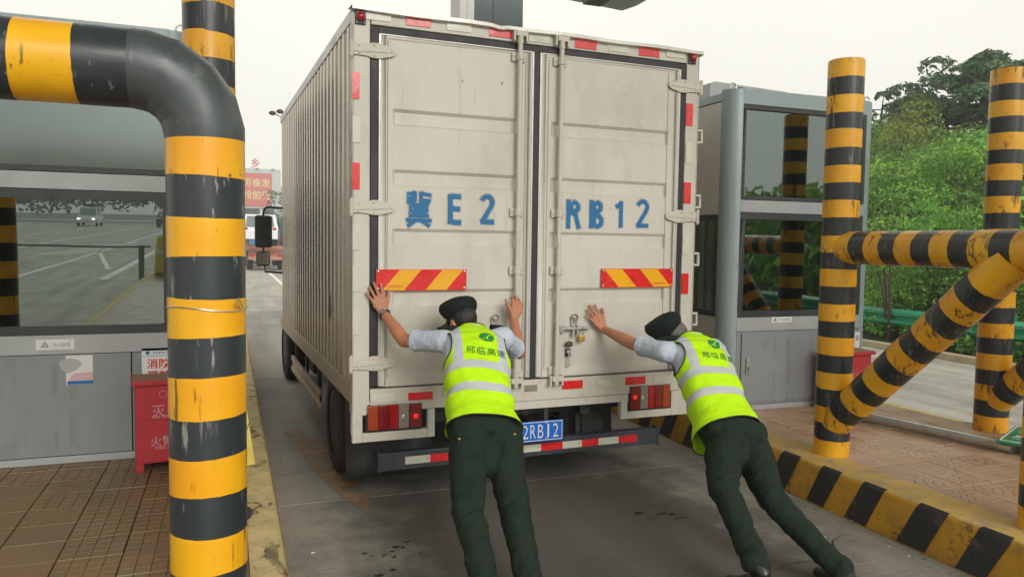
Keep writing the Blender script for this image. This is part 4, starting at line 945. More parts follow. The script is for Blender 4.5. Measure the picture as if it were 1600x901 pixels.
# tail lamp housings
def cluster(px_open, px_lens, s, zlow, xin):
    x0, x1, z0, z1 = rrect(*px_open)
    xo = -HW if s < 0 else HW; xi = xin
    xa, xb = min(xo, xi), max(xo, xi)
    b = MB(); y0, y1 = .002, .05
    p_ = MB().box(x0+.0008, x1-.0008, y0+.001, y1, zlow, z0).build('lamp_panel', PAINTW, T, .003)
    MB().box(xa, x0, y0, y1, zlow, .638).build('lamp_panel', PAINTW, T, .003); MB().box(x1, xb, y0, y1, zlow, .638).build('lamp_panel', PAINTW, T, .003)
    MB().box(x0+.0008, x1-.0008, y0+.001, y1, z1, .638).build('lamp_panel', PAINTW, T, .003)
    b = MB(); b.box(x0+.001, x1-.001, .051, .055, z0, z1)
    if s < 0: b.build('lamp_recess', BLK, p_)
    lx0, lx1, lz0, lz1 = rrect(*px_lens)
    hs_ = MB().box(lx0-.012, lx1+.012, .0, .045, lz0-.010, lz1+.010).build('tail_lamp', BLK, T, .006)
    cols = [LAMB, LRED, LRED2, LCLR, LRED] if s < 0 else [LRED, LCLR, LRED2, LRED, LAMB]
    ws = [.20, .21, .155, .20, .235] if s < 0 else [.24, .2, .155, .21, .195]
    x = lx0; W_ = lx1-lx0
    for c_, w2 in zip(cols, ws):
        m_ = MB(); xa_, xb_ = x+.0015, x+w2*W_-.0015; nn = 7; dz = (lz1-lz0)/nn
        m_.box(xa_, xb_, -.012, .0, lz0, lz1)
        m_.build('lamp_lens', c_, hs_, .004)
        # moulded ribs
        r2 = MB()
        for k in range(nn): r2.box(xa_+.006, xb_-.006, -.0124, -.0118, lz0+dz*k+.002, lz0+dz*(k+1)-.002)
        r2.build('lens_ribs', c_, hs_, .001)
        x += w2*W_
    # round bulbs glowing through
    return hs_
tl = cluster((566.5, 626, 668.5, 673), (574, 631.5, 658, 669), -1, .455, -.715+.0)
tr_ = cluster((981, 600, 1049, 640), (984, 602, 1046, 637), 1, .46, .657)
for px, m_ in (((649, 649), LRED2), ((991, 620), LRED2)):
    x, z = rp(*px); g_ = mat('glow_'+m_.name, (.80, .17, .015) if m_ is LAMB else (.95, .03, .03), .2, var=.02, emit=((1., .16, .01) if m_ is LAMB else (1., .02, .02), .35))
    MB().ball((x, -.012, z), .017, 16, 8, sc=(1, .35, 1)).build('lamp_bulb', g_, tl if px[0] < 800 else tr_)
for px in ((630, 652), (1003, 622)):
    x, z = rp(*px); MB().ball((x, -.012, z), .02, 16, 8, sc=(.7, .3, 1.2)).build('lamp_reflector', STEEL, tl if px[0] < 800 else tr_)
box('side_strip', -HW-.004, -HW+.01, .01, .05, .50, .66, PAINTW, T, .003)
# box side walls
def side(s):
    x = s*HW; b = MB(); pitch = .163; y = .09; vs = []; prof = []
    n = int((LEN-.12)/pitch); d = .018
    for k in range(n):
        y0 = .09+k*pitch; prof += [(y0, 0), (y0+pitch*.30, 0), (y0+pitch*.46, d), (y0+pitch*.84, d), (y0+pitch*1.0, 0)]
    prof.append((LEN, 0)); zz = [.815, 1.1, 1.45, 1.8, 2.15, 2.5, 2.8, TOP-.06]; m_ = len(prof)
    for z in zz:
        for (yy, dd) in prof: vs.append((x-s*(.020-dd)+s*.0015*noise.noise(Vector((yy*3, z*1.5, 3))), yy+.001*noise.noise(Vector((yy*1, z*4, 9))), z))
    b.add(vs, [(i*m_+j, i*m_+j+1, (i+1)*m_+j+1, (i+1)*m_+j) for i in range(len(zz)-1) for j in range(m_-1)])
    sp = b.build('side_wall', ALU, T, smooth=15)
    box('top_rail', x-s*.05, x+s*.004, .05, LEN, TOP-.075, TOP-.0, LIP, T, .006)
    box('bottom_rail', x-s*.06, x+s*.004, .05, LEN, .69, .813, RAILM, T, .005)
    box('rear_edge', x-s*.002, x+s*.003, .0, .088, .64, TOP-.03, LIP, T, .002)
    return sp
sl_ = side(-1); side(1)
b = MB(); b.cyl((-HW-.0, .90, 1.20), (-HW+.015, .90, 1.20), .06, seg=16); b.cyl((-HW-.004, .9, 1.28), (-HW+.01, .9, 1.28), .03, seg=12); b.build('side_hole_plate', BLK, T)
box('front_wall', -HW+.01, HW-.01, LEN-.04, LEN, .70, TOP-.01, ALU, T, .01)
box('roof_panel', -HW+.005, HW-.005, .1, LEN, TOP-.03, TOP+.004, LIP, T, .006)
box('floor_deck', -HW+.02, HW-.02, .05, LEN, .69, .74, CHAS, T)
for x in (-.42, .42): box('chassis_rail', x-.04, x+.04, .1, 6.0, .50, .685, CHAS, T, .004)
b = MB()
for k in range(10): b.box(-HW+.1, HW-.1, .3+k*.42, .36+k*.42, .64, .689)
b.build('cross_members', CHAS, T)
# wheels (dual rears)
TREAD = mat('tyre', (.022, .022, .021), .85, var=.25, dirt=(.09, .075, .055), dscale=9, damt=.6, bump=.4, bscale=60)
RIM = mat('rim_paint', (.055, .05, .042), .6, .3, dirt=(.10, .07, .04), damt=.7)
def wheel(x0, x1, y, r, parent=T, out=-1):
    xm = (x0+x1)/2; wd = x1-x0; b = MB(); n = 36
    prof = [(-.5, .62), (-.5, .85), (-.44, .965), (-.30, 1.), (-.28, .972), (-.20, .972), (-.18, 1.), (-.02, 1.), (0, .97), (.02, 1.), (.18, 1.), (.20, .972), (.28, .972), (.30, 1.), (.44, .965), (.5, .85), (.5, .62)]
    vs = [(xm+u*wd, y+r*v*cos(2*pi*k/n), r+r*v*sin(2*pi*k/n)) for u, v in prof for k in range(n)]
    b.add(vs, [(i*n+k, i*n+(k+1) % n, (i+1)*n+(k+1) % n, (i+1)*n+k) for i in range(len(prof)-1) for k in range(n)])
    w_ = b.build('wheel', TREAD, parent, smooth=40)
    b = MB(); xo = xm+out*wd*.46
    for (xa, xb, ra, rb) in ((xo, xo-out*.05, .62, .60), (xo-out*.05, xo-out*.11, .56, .40), (xo-out*.11, xo-out*.02, .22, .20)):
        b.cyl((xa, y, r), (xb, y, r), r*ra, r*rb, seg=28)
    b.build('rim', RIM, w_)
    b = MB()
    for k in range(6): a = 2*pi*k/6; b.cyl((xo-out*.10, y+r*.31*cos(a), r+r*.31*sin(a)), (xo-out*.05, y+r*.31*cos(a), r+r*.31*sin(a)), .012, seg=6)
    b.build('wheel_nuts', STEEL, w_)
RR = .375; YA = .98
def lxw(l): return l-XC
wheel(lxw(.885), lxw(1.105), YA, RR, out=-1); wheel(lxw(1.125), lxw(1.345), YA, RR, out=-1)
wheel(lxw(2.50), lxw(2.71), YA, RR, out=1); wheel(lxw(2.725), lxw(2.94), YA, RR, out=1)
wheel(lxw(.93), lxw(1.15), 4.95, RR, out=-1); wheel(lxw(2.86), lxw(3.08), 4.95, RR, out=1)
b = MB(); b.cyl((-.9, YA, RR), (.7, YA, RR), .06, seg=14); b.ball((-.1, YA, RR), .17, 16, 10); b.build('rear_axle', CHAS, T)
# fenders and mudflaps
b = MB(); b.tube([(lxw(1.11), YA+.46*cos(t), RR+.02+.42*sin(t)) for t in np.linspace(.0, pi, 12)], .03, 6); b.build('fender_arc', CHAS, T)
FLAP = mat('mudflap_rubber', (.028, .028, .030), .5, var=.2, dirt=(.09, .08, .07), damt=.5, dscale=5)
def flap(x0, x1, z0, z1, y=.34):
    b = MB(); n = 6; vs = []
    for i in range(n+1):
        for j in range(5):
            u = i/n; v = j/4; vs.append((x0+(x1-x0)*v, y+.03*sin(v*3+1)*(1-u)-.05*(1-u), z0+(z1-z0)*u-(.02*(v-.5)**2 if u == 0 else 0)))
    b.add(vs, [(i*5+j, i*5+j+1, (i+1)*5+j+1, (i+1)*5+j) for i in range(n) for j in range(4)]); o = b.build('mudflap', FLAP, T, smooth=60)
    md = o.modifiers.new('thickness', 'SOLIDIFY'); md.thickness = .008
flap(lxw(.865), lxw(1.44), .135, .69); flap(lxw(2.42), lxw(2.835), .20, .69)
box('tail_cross_beam', -.9, .85, .22, .28, .50, .63, CHAS, T, .005)
b = MB(); b.cyl((.24, .5, .50), (.24, 1.2, .50), .15, seg=24); b.build('silencer', CHAS, T)
b = MB(); b.tube([(.12, .2, .62), (.20, .22, .48), (.35, .2, .44), (.42, .2, .50), (.46, .2, .60)], .006, 6); b.tube([(.43, .15, .56), (.43, .15, .30)], .008, 6); b.ball((.43, .14, .57), .015); b.tube([(-.25, .18, .6), (-.05, .2, .56), (.05, .2, .6)], .01, 6); b.build('cable', BLK, T)
b = MB(); b.box(-.13, .06, .10, .22, .53, .583); b.cyl((-.04, .09, .555), (-.04, .14, .555), .035, seg=16); b.build('lamp_bracket', BLK, T, .004)
# licence plate (pushed behind the man)
px0, px1, pz0, pz1 = .2-.44, .202, .357, .498
px0 -= .0; 
plt_ = MB().box(px0, px1, .004, .008, pz0, pz1).build('licence_plate', PLATE, T, .001)
b = MB(); 
for (a, c, d, e) in ((px0+.006, px1-.006, pz0+.006, pz0+.010), (px0+.006, px1-.006, pz1-.010, pz1-.006), (px0+.006, px0+.010, pz0+.010, pz1-.010), (px1-.010, px1-.006, pz0+.010, pz1-.010)): b.box(a, c, .0028, .0041, d, e)
b.build('plate_border', WHITE, plt_)
step = (px1-px0-.03)/7.35; cxs = [px0+.022+step*(k+.5) for k in (0, 1)]+[px0+.022+step*(k+.85) for k in (2, 3, 4, 5, 6)]
cxs = [px0+.035, px0+.095]+[px0+.160+.0565*k for k in range(5)]
for ch, cx in zip('冀E2RB12', cxs):
    text('lettering', ch, .1, WHITE, plt_, (cx, .003, (pz0+pz1)/2), height=.092, width=.040 if ch != '1' else .012, extrude=.0007, bold=-.001)
MB().cyl((px0+.127, .003, .43), (px0+.127, .0042, .43), .006, seg=10).build('plate_dot', WHITE, plt_)
rivets(plt_, [(px0+.36-.045, pz0+.016), (px0+.36-.045, pz1-.016), (px0+.1, pz1-.016)], .003, .008)
box('plate_bracket', px0+.30, px0+.33, .009, .02, pz0+.02, .62, CHAS, T)
# underrun bumper
BY = .10
b = MB(); b.box(lxw(1.035), lxw(3.13), BY, BY+.07, .228, .345); bm_ = b.build('underrun_bumper', DARKST, T, .006)
b = MB(); [MB().box(lxw(q), lxw(q+.017), BY-.006, BY+.078, .222, .352).build('bumper_end', DARKST, bm_, .003) for q in (3.118, 1.03)]
for x in (-.42, .42): box('bumper_arm', x-.035, x+.035, BY+.07, BY+.12, .25, .60, CHAS, T)
xs = [633, 672, 702, 735, 768, 795, 818, 845, 879, 909, 935, 966, 995]
l0 = rp(633, 723, BY)[0]; l1 = rp(995, 690, BY)[0]; ns = 12
edges = [rp(x, 723-(x-633)*.09, BY)[0] for x in xs]
for k in range(len(edges)-1):
    m_ = WHR if k % 2 == 0 else REDR
    box('white_tape' if k % 2 == 0 else 'red_tape', edges[k], edges[k+1], BY-.0015, BY, .262, .312, m_, bm_)
    if k % 2 == 0: text('lettering', '3C', .01, INKK, bm_, (edges[k+1]-.02, BY-.0022, .29), height=.010, extrude=.0002)
# side guard, tank, battery box
g = MB(); x_ = -HW+.03; g.box(x_, x_+.03, 1.72, 3.7, .42, .47); g.box(x_, x_+.03, 1.72, 3.7, .31, .36); g.box(x_+.012, x_+.02, 1.72, 3.7, .36, .42); g.build('side_guard', RAILM, T, .004)
for y_ in (1.9, 2.7, 3.5): box('guard_strut', x_+.03, x_+.06, y_, y_+.05, .33, .69, CHAS, T)
b = MB(); b.cyl((-.78, 2.0, .44), (-.78, 2.95, .44), .22, seg=24); b.build('fuel_tank', mat('tank_grey', (.12, .13, .14), .4, .5), T)
box('battery_box', -1.05, -.62, 3.15, 3.6, .35, .66, BLK, T, .01)
for x_ in (HW-.06,):
    g = MB(); g.box(x_, x_+.03, 1.72, 3.7, .42, .47); g.box(x_, x_+.03, 1.72, 3.7, .31, .36); g.build('side_guard', RAILM, T, .004)
# cab
CABP = mat('cab_paint', (.62, .63, .62), .3, coat=.4)
b = MB(); poly = [(4.52, .45), (6.05, .45), (6.12, .95), (6.02, 1.45), (5.72, 2.25), (5.45, 2.32), (4.62, 2.32), (4.52, 2.2)]
hw = .98; vs = [(-hw, y, z) for y, z in poly]+[(hw, y, z) for y, z in poly]; n = len(poly)
b.add(vs, [tuple(range(n)), tuple(range(n, 2*n))[::-1]]+[(i, n+i, n+(i+1) % n, (i+1) % n) for i in range(n)]); cb = b.build('cab', CABP, T, .04)
b = MB(); b.add([(-.88, 6.035, 1.48), (.88, 6.035, 1.48), (.80, 5.76, 2.20), (-.80, 5.76, 2.20)], [(0, 1, 2, 3)]); b.build('windscreen', GLASSD, cb, smooth=0)
for s in (-1, 1): box('side_window', s*.981, s*.988, 4.85, 5.62, 1.5, 2.15, GLASSD, cb)
# mirrors on the left side
def mirror(s):
    r_ = MB(); xo = s*(HW+.150); y = 5.02
    r_.tube([(s*.97, y-.02, 2.07), (s*(HW+.09), y, 2.09), (s*(HW+.135), y, 2.07), (xo, y, 2.0), (xo, y, 1.45), (s*(HW+.13), y, 1.31), (s*.97, y-.02, 1.28)], .014, 8); a = r_.build('mirror_arm', BLK, T)
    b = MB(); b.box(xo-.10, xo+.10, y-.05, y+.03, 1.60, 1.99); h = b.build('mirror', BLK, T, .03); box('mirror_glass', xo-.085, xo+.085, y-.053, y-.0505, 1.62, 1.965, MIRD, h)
    b = MB(); b.box(xo-.085, xo+.075, y-.05, y+.03, 1.38, 1.555); h = b.build('mirror', BLK, T, .025); box('mirror_glass', xo-.07, xo+.06, y-.053, y-.0505, 1.395, 1.54, MIRR, h)
MIRD = mat('dark_reflection_glass', (.03, .03, .03), .12, .0, coat=.5)  # dark surroundings it would mirror put into the colour
MIRR = mat('mirror_glass', (.55, .55, .55), .05, 1., rvar=.01)
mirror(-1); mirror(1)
settle(b1); settle(b2)
# ================================================================== CANOPY, GANTRY COLUMN
CAN = mat('canopy_soffit', (.6, .61, .6), .6, var=.04)
cn = tag(box('toll_canopy', -22, 9.2, -2.5, 7.4, 7.2, 7.8, CAN, None, .02), kind='structure')
tag(cn, 'broad flat canopy roof spanning the toll lanes', 'canopy')
COLM = mat('column_cladding', (.040, .056, .062), .35, .3, var=.05)
cl_ = empty('canopy_column', (4.4, 13.2, KZ), 'dark clad canopy column with a pale edge rising behind the truck roof', 'column')
box('column_core', -.35, .56, -.3, .3, 0, 6.95, COLM, cl_, .01); box('column_core', -.02, .0, -.303, -.298, 0, 6.95, RUBBER, cl_)
box('pale_cladding', -.62, -.352, -.3, .3, 0, 6.95, mat('pale_cladding', (.52, .53, .50), .5), cl_, .01); box('cladding_joint', -.49, -.485, -.3025, -.2995, 0, 6.95, FRAME, cl_)
box('bracket', -.63, -.60, -.33, -.25, 4.9, 5.0, STEEL, cl_)
tag(box('island_tail', RX0, RX1, 12.99, 16, -.04, KZ, SIDEC, None, .02), kind='structure')
ld = empty('lane_lamp', (5.4, 10.6, 5.4), 'flat grey lane lamp with dark box hanging under the canopy above the truck', 'lamp')
ld.location = (6.91, 13.2, 6.41); ld.scale = (1.245, 1.245, 1.245)
tag(box('overhead_gantry', -3, 9, 12.9, 13.5, 7.22, 7.9, CAN, None, .02), 'long pale gantry girder running over the lanes on the dark column', 'gantry')
b = MB(); b.prism([(-.75, .0), (.35, -.06), (.62, .05), (.5, .12), (-.7, .10)], -.35, .35); b.build('lamp_plate', BOOTHL, ld, .01)
box('control_box', -.56, -.26, -.42, -.1, -.20, .09, COLM, ld, .01)
b = MB(); b.cyl((-.1, 0, .1), (-.1, 0, .66), .04, seg=12); b.build('hanger', STEEL, ld)

# ================================================================== VEGETATION
def leaf_mat(name, c, v=.35, tr=.35):
    m = bpy.data.materials.new(name); m.use_nodes = True; t = m.node_tree; N = t.nodes; L = t.links; b = N['Principled BSDF']
    at = N.new('ShaderNodeAttribute'); at.attribute_name = 'leaf'; tc = N.new('ShaderNodeTexCoord'); nz = N.new('ShaderNodeTexNoise'); nz.inputs['Scale'].default_value = .7; nz.inputs['Detail'].default_value = 3; L.new(tc.outputs['Object'], nz.inputs[0])
    vm = N.new('ShaderNodeVectorMath'); vm.operation = 'MULTIPLY'; vm.inputs[1].default_value = c; L.new(at.outputs['Color'], vm.inputs[0])
    r = N.new('ShaderNodeMapRange'); r.inputs[1].default_value = .3; r.inputs[2].default_value = .7; r.inputs[3].default_value = 1-v; r.inputs[4].default_value = 1+v; L.new(nz.outputs[0], r.inputs[0])
    v2 = N.new('ShaderNodeVectorMath'); v2.operation = 'SCALE'; L.new(vm.outputs[0], v2.inputs[0]); L.new(r.outputs[0], v2.inputs['Scale']); L.new(v2.outputs[0], b.inputs['Base Color'])
    b.inputs['Roughness'].default_value = .5; b.inputs['Specular IOR Level'].default_value = .35
    tl_ = N.new('ShaderNodeBsdfTranslucent'); L.new(v2.outputs[0], tl_.inputs[0]); mx_ = N.new('ShaderNodeMixShader'); mx_.inputs[0].default_value = tr
    L.new(b.outputs[0], mx_.inputs[1]); L.new(tl_.outputs[0], mx_.inputs[2]); L.new(mx_.outputs[0], N['Material Output'].inputs[0]); return m
LEAFG = leaf_mat('leaves_green', (.22, .42, .075)); LEAFD = leaf_mat('leaves_dark', (.10, .19, .085)); LEAFY = leaf_mat('leaves_yellow_green', (.27, .36, .07)); LEAFI = leaf_mat('leaves_bright', (.21, .43, .07))
def leaf_mesh(name, P, Nn, S, C, m, parent=None):
    """P centres, Nn normals, S sizes, C colour factors; each leaf is a folded 4-gon pair"""
    n = len(P); r = rng.normal(size=(n, 3)); t = np.cross(Nn, r); t /= np.linalg.norm(t, axis=1)[:, None]+1e-9; u = np.cross(Nn, t)
    S = S[:, None]
    v0 = P-t*S*.5; v2 = P+t*S*.55-Nn*S*.12; v1 = P+u*S*.25+Nn*S*.12; v3 = P-u*S*.25+Nn*S*.12
    V = np.stack([v0, v1, v2, v3], 1).reshape(-1, 3); i = np.arange(n)*4
    T = np.stack([i, i+1, i+2, i, i+2, i+3], 1).reshape(-1)
    me = bpy.data.meshes.new(name); me.vertices.add(4*n); me.vertices.foreach_set('co', V.ravel()); me.loops.add(6*n); me.loops.foreach_set('vertex_index', T)
    me.polygons.add(2*n); me.polygons.foreach_set('loop_start', np.arange(0, 6*n, 3)); me.update(calc_edges=True)
    at = me.color_attributes.new('leaf', 'FLOAT_COLOR', 'POINT'); cc = np.ones((4*n, 4)); cc[:, :3] = np.repeat(C, 4, 0); at.data.foreach_set('color', cc.ravel())
    me.materials.append(m); return obj(name, me, parent)
def clump_leaves(centers, radii, per, size, flat=.7, tint=.38):
    P = []; Nn = []; S = []; C = []
    for c, r in zip(centers, radii):
        n = max(6, int(per*r*r)); d = rng.normal(size=(n, 3)); d /= np.linalg.norm(d, axis=1)[:, None]; d[:, 2] = np.where(d[:, 2] < -.4, -d[:, 2], d[:, 2])
        rad = r*(rng.uniform(.55, 1.08, n)**.6)[:, None]; p = np.array(c)+d*rad*np.array([1, 1, flat]); nn = d*.8+rng.normal(size=(n, 3))*.55+np.array([0, 0, .35]); nn /= np.linalg.norm(nn, axis=1)[:, None]
        P.append(p); Nn.append(nn); S.append(size*rng.uniform(.6, 1.3, n)); ct = 1+rng.uniform(-tint, tint); hue = np.array([1+rng.uniform(-.2, .25), 1, 1+rng.uniform(-.2, .2)])
        C.append((ct*rng.uniform(.75, 1.2, n))[:, None]*hue)
    return np.concatenate(P), np.concatenate(Nn), np.concatenate(S), np.concatenate(C)
_bx = rng.uniform(11.8, 24, 260); _by = rng.uniform(4, 34, 260); _ba = rng.uniform(.2, .8, 260); _br = rng.uniform(.6, 1.5, 260)
def hill_z(x, y):
    x = np.asarray(x, float); y = np.asarray(y, float); bump_ = np.zeros(np.broadcast(x, y).shape)
    for a_, b__, c__, d__ in zip(_bx, _by, _ba, _br): bump_ = np.maximum(bump_, c__*np.exp(-((x-a_)**2+(y-b__)**2)/(d__*d__)))
    return hill_base(x, y)+bump_
def hill_base(x, y):
    t = x-11.35; z = np.where(t < 0, 0, np.where(t < 3, t*.5, np.where(t < 9, 1.5+(t-3)*.42, 4.0+(t-9)*.12)))
    z = z*(.5+.5*np.clip((y-1)/7, 0, 1))
    return z+.35*np.sin(x*.6+y*.35)*np.clip(t/4, 0, 1)+.25*np.sin(y*.9+1)*np.clip(t/4, 0, 1)
xs = np.concatenate([np.linspace(10.35, 24, 60), np.linspace(26, 80, 10)]); ys = np.concatenate([np.linspace(-70, 3, 30), np.linspace(3.4, 34, 130), np.linspace(36, 90, 20)])
X, Y = np.meshgrid(xs, ys); Z = hill_z(X, Y)-.05
b = MB(); nx = len(xs); b.add(np.stack([X, Y, Z], -1).reshape(-1, 3).tolist(), [(i*nx+j, i*nx+j+1, (i+1)*nx+j+1, (i+1)*nx+j) for i in range(len(ys)-1) for j in range(nx-1)])
tag(b.build('hillside', mat('hill_soil', (.045, .055, .022), .95, var=.4, scale=1.5), smooth=60), kind='structure')
# visible sector: dense small leaves; elsewhere coarser
def hill_clumps(n, xr, yr, rr, lift=.25):
    x = rng.uniform(*xr, n); y = rng.uniform(*yr, n); r = rng.uniform(*rr, n); z = hill_z(x, y)+r*lift
    return list(zip(x, y, z)), r
c_, r_ = hill_clumps(560, (11.25, 15.5), (6.5, 19), (.28, .75)); A = clump_leaves(c_, r_, 470, .085, tint=.5)
c2_, r2_ = hill_clumps(560, (15, 24), (8, 30), (.5, 1.25)); B = clump_leaves(c2_, r2_, 170, .135, tint=.5)
o = leaf_mesh('undergrowth', *[np.concatenate(q) for q in zip(A, B)], LEAFG); tag(o, 'dense green undergrowth covering the roadside bank on the right', kind='stuff')
c_, r_ = hill_clumps(900, (11.8, 24), (-60, 7), (.8, 1.8)); A = clump_leaves(c_, r_, 26, .42)
c2_, r2_ = hill_clumps(260, (12.2, 24), (28, 85), (1., 2.2)); B = clump_leaves(c2_, r2_, 22, .5)
tag(leaf_mesh('undergrowth', *[np.concatenate(q) for q in zip(A, B)], LEAFG), 'shrubby green growth along the rest of the bank behind the camera and far ahead', kind='stuff')
# low plants at the foot of the rail
c_, r_ = hill_clumps(110, (11.0, 11.7), (6.5, 16), (.16, .34)); tag(leaf_mesh('verge_plants', *clump_leaves(c_, r_, 900, .10), LEAFI), 'low leafy weeds at the foot of the green guardrail', kind='stuff')
# individual plants
def shrub(px, py, dist, r, m, label, per=240, size=.12, group=None, name='shrub', squash=.75, k=9):
    d = ray(px, py).normalized(); c = CP+d*dist; gz = float(hill_z(c.x, c.y))
    root = empty(name, (c.x, c.y, gz), label, 'shrub', group); h = c.z-gz
    cs = []; rs = []
    for i in range(k):
        a = rng.uniform(0, 2*pi); q = rng.uniform(0, .75)*r; cs.append((cos(a)*q, sin(a)*q, h+rng.uniform(-.5, .35)*r)); rs.append(r*rng.uniform(.35, .6))
    leaf_mesh('foliage', *clump_leaves(cs, rs, per, size), m, root)
    b = MB()
    for c2 in cs[:6]: b.tube([(0, 0, -.1), (c2[0]*.4, c2[1]*.4, max(.05, c2[2]*.5)), (c2[0], c2[1], c2[2])], [.04, .025, .01], 6)
    b.build('stems', mat('bark', (.07, .055, .04), .9, var=.3, scale=20), root)
shrub(1475, 365, 15.5, 1.15, LEAFI, 'bright creeper covered mound above the guardrail between the striped posts', 700, .09, k=14)
shrub(1395, 400, 15.0, .8, LEAFI, 'bright leafy mound beside the right booth edge above the guardrail', 700, .09, k=10)
shrub(1445, 195, 27, 1.1, LEAFY, 'yellow green shrub on the crest left of the dark tree', 380, .13)
shrub(1395, 215, 26, 1.3, LEAFY, 'yellowish shrub on the crest beside the booth', 330, .13)
shrub(1480, 265, 20, 1.0, LEAFI, 'light green feathery bush halfway up the bank', 420, .11)
BARK = MATS['bark']
def tree(px, py_top, dist, h, crown_r, m, label, nl=26, per=75, size=.22, group='dark trees on the crest of the bank', seed=1, spread=1.0, low=.35):
    R = random.Random(seed); d = ray(px, py_top).normalized(); c = CP+d*dist; z0 = c.z-h
    gz = float(hill_z(c.x, c.y)) if c.x > 11 else 0; z0 = gz; h = c.z-gz
    root = empty('broadleaf_tree', (c.x, c.y, z0), label, 'tree', group); b = MB()
    b.tube([(0, 0, -.2), (.05, .03, h*.25), (-.05, .08, h*.5), (.03, 0, h*.8)], [h*.028, h*.022, h*.015, .03], 10)
    cs = []; rs = []
    for i in range(nl):
        a = R.uniform(0, 2*pi); zz = h*(low+(1-low)*(i+.5)/nl)*.96; env = crown_r*sqrt(max(.05, 1-((zz/h-(low+.55*(1-low)))/(1-low)/.62)**2)); q = env*R.uniform(.35, 1.0)*spread
        e = (cos(a)*q, sin(a)*q, zz); st = (0, 0, max(h*.2, zz-h*.18)); mid = tuple((s_+e_)/2+(0, 0, -.1)[k] for k, (s_, e_) in enumerate(zip(st, e)))
        b.tube([st, mid, e], [.05, .035, .012], 6); cs.append(e); rs.append(crown_r*R.uniform(.16, .29))
    b.build('trunk', BARK, root); leaf_mesh('crown', *clump_leaves(cs, rs, per/max(.2, np.mean(rs)**2)*1.0, size, flat=.62, tint=.3), m, root)
tree(1505, 108, 31, 6, 2.35, LEAFD, 'tall dark broadleaf tree on the crest left of the right striped post', 34, 150, .2, seed=3)
tree(1455, 150, 33, 5, 1.7, LEAFD, 'smaller dark tree leaning beside the tall one on the crest, nearer the booth', 20, 130, .2, seed=5)
tree(1585, 86, 29, 7, 2.2, LEAFD, 'dark tree cut by the right edge of the photograph on the crest', 28, 150, .2, seed=8)
tree(1378, 152, 34, 5, 1.6, LEAFD, 'dark tree top peeping beside the corner of the right booth', 20, 120, .2, seed=11)
tree(1550, 175, 36, 5, 1.8, LEAFD, 'dark tree in the gap behind the far striped post', 20, 120, .22, seed=13)
tree(1640, 70, 30, 7, 2.4, LEAFD, 'dark crest tree farther right beyond the photograph edge', 22, 120, .24, seed=15)
for i, (x, y, h) in enumerate(((21, 2, 6), (20, -8, 6.5), (22, -18, 7), (20, -30, 6))):
    pass
# guardrail
gr = empty('guardrail', (11.0, 9, 0), 'green corrugated steel guardrail running along the foot of the bank', 'guardrail')
prof = [(.0, .0), (-.03, .02), (-.08, .06), (-.08, .11), (-.02, .145), (-.02, .165), (-.08, .20), (-.08, .25), (-.03, .29), (0, .31)]
b = MB(); ys_ = np.arange(-30, 40.1, 2.); m_ = len(prof)
for q, y in enumerate(ys_): b.v += [(u-.0, y-9, .33+v-.0) for u, v in prof]
for i in range(len(ys_)-1):
    for j in range(m_-1): b.f.append((i*m_+j, i*m_+j+1, (i+1)*m_+j+1, (i+1)*m_+j)); b.m.append(0)
o = b.build('rail', GRAIL, gr, smooth=50); md = o.modifiers.new('thickness', 'SOLIDIFY'); md.thickness = .006
for y in np.arange(4, 24, 4.): 
    b = MB(); b.cyl((.08, y-9, -.1), (.08, y-9, .70), .057, seg=14); b.box(-.01, .06, y-9-.05, y-9+.05, .38, .60); b.build('rail_post', GRAIL, gr)
tag(box('verge_kerb', 10.3, 10.47, -40, 60, -.04, .10, mat('verge_kerb', (.45, .38, .24), .8, var=.2), None, .01), kind='structure')
# power cables
pa, pb = CP+ray(1360, 178).normalized()*38, CP+ray(1700, 150).normalized()*30
for k, (dz, lab) in enumerate(((0, 'upper thin power cable crossing before the crest trees'), (-.22, 'lower thin power cable crossing before the crest trees'))):
    pts = []
    for i in range(13):
        t = i/12; p_ = pa.lerp(pb, -.25+1.6*t); pts.append((p_.x, p_.y, p_.z+dz-.5*4*t*(1-t)*.5+.3))
    tag(MB().tube(pts, .028, 5).build('power_cable', BLK), lab, 'cable', 'power cables over the bank')
for k, p_ in enumerate((pa.lerp(pb, -.25), pa.lerp(pb, 1.35))):
    gz = float(hill_z(p_.x, p_.y)); b = MB(); b.cyl((p_.x, p_.y, gz-.2), (p_.x, p_.y, p_.z+.5), .12, .08, seg=12)
    tag(b.build('utility_pole', mat('pole_concrete', (.3, .29, .27), .8)), ['concrete utility pole on the bank hidden behind the truck and booth', 'concrete utility pole beyond the right edge of the photograph'][k], 'pole')

# ================================================================== FAR BACKGROUND
bb = empty('billboard', (2.6, 70, 0), 'distant red billboard with yellow slogan on a pale frame beyond the toll plaza', 'billboard')
FR_ = mat('billboard_frame', (.45, .48, .48), .6); BR = mat('billboard_red', (.50, .15, .14), .5, var=.08, scale=2); BY_ = mat('billboard_yellow', (.62, .50, .28), .5)  # red and yellow paled: distance haze put into the colours
box('frame', -3.3, 1.65, .1, .8, 4.4, 7.85, FR_, bb, .02); box('face', -3.2, .90, .04, .1, 4.55, 7.45, BR, bb, .005)
text('lettering', '踔厉奋发', .5, BY_, bb, (-.75, .03, 6.62), width=3.1, extrude=.01, bold=.01); text('lettering', '勇毅前行', .5, BY_, bb, (-.75, .03, 5.55), width=3.1, extrude=.01, bold=.01)
for x in (-2.4, 0, 1.2): box('support', x-.12, x+.12, .2, .5, 0, 4.4, FR_, bb)
for x in (-1.6, -.3, 1.0): box('floodlight', x-.12, x+.12, -.2, .1, 7.86, 7.95, STEEL, bb)
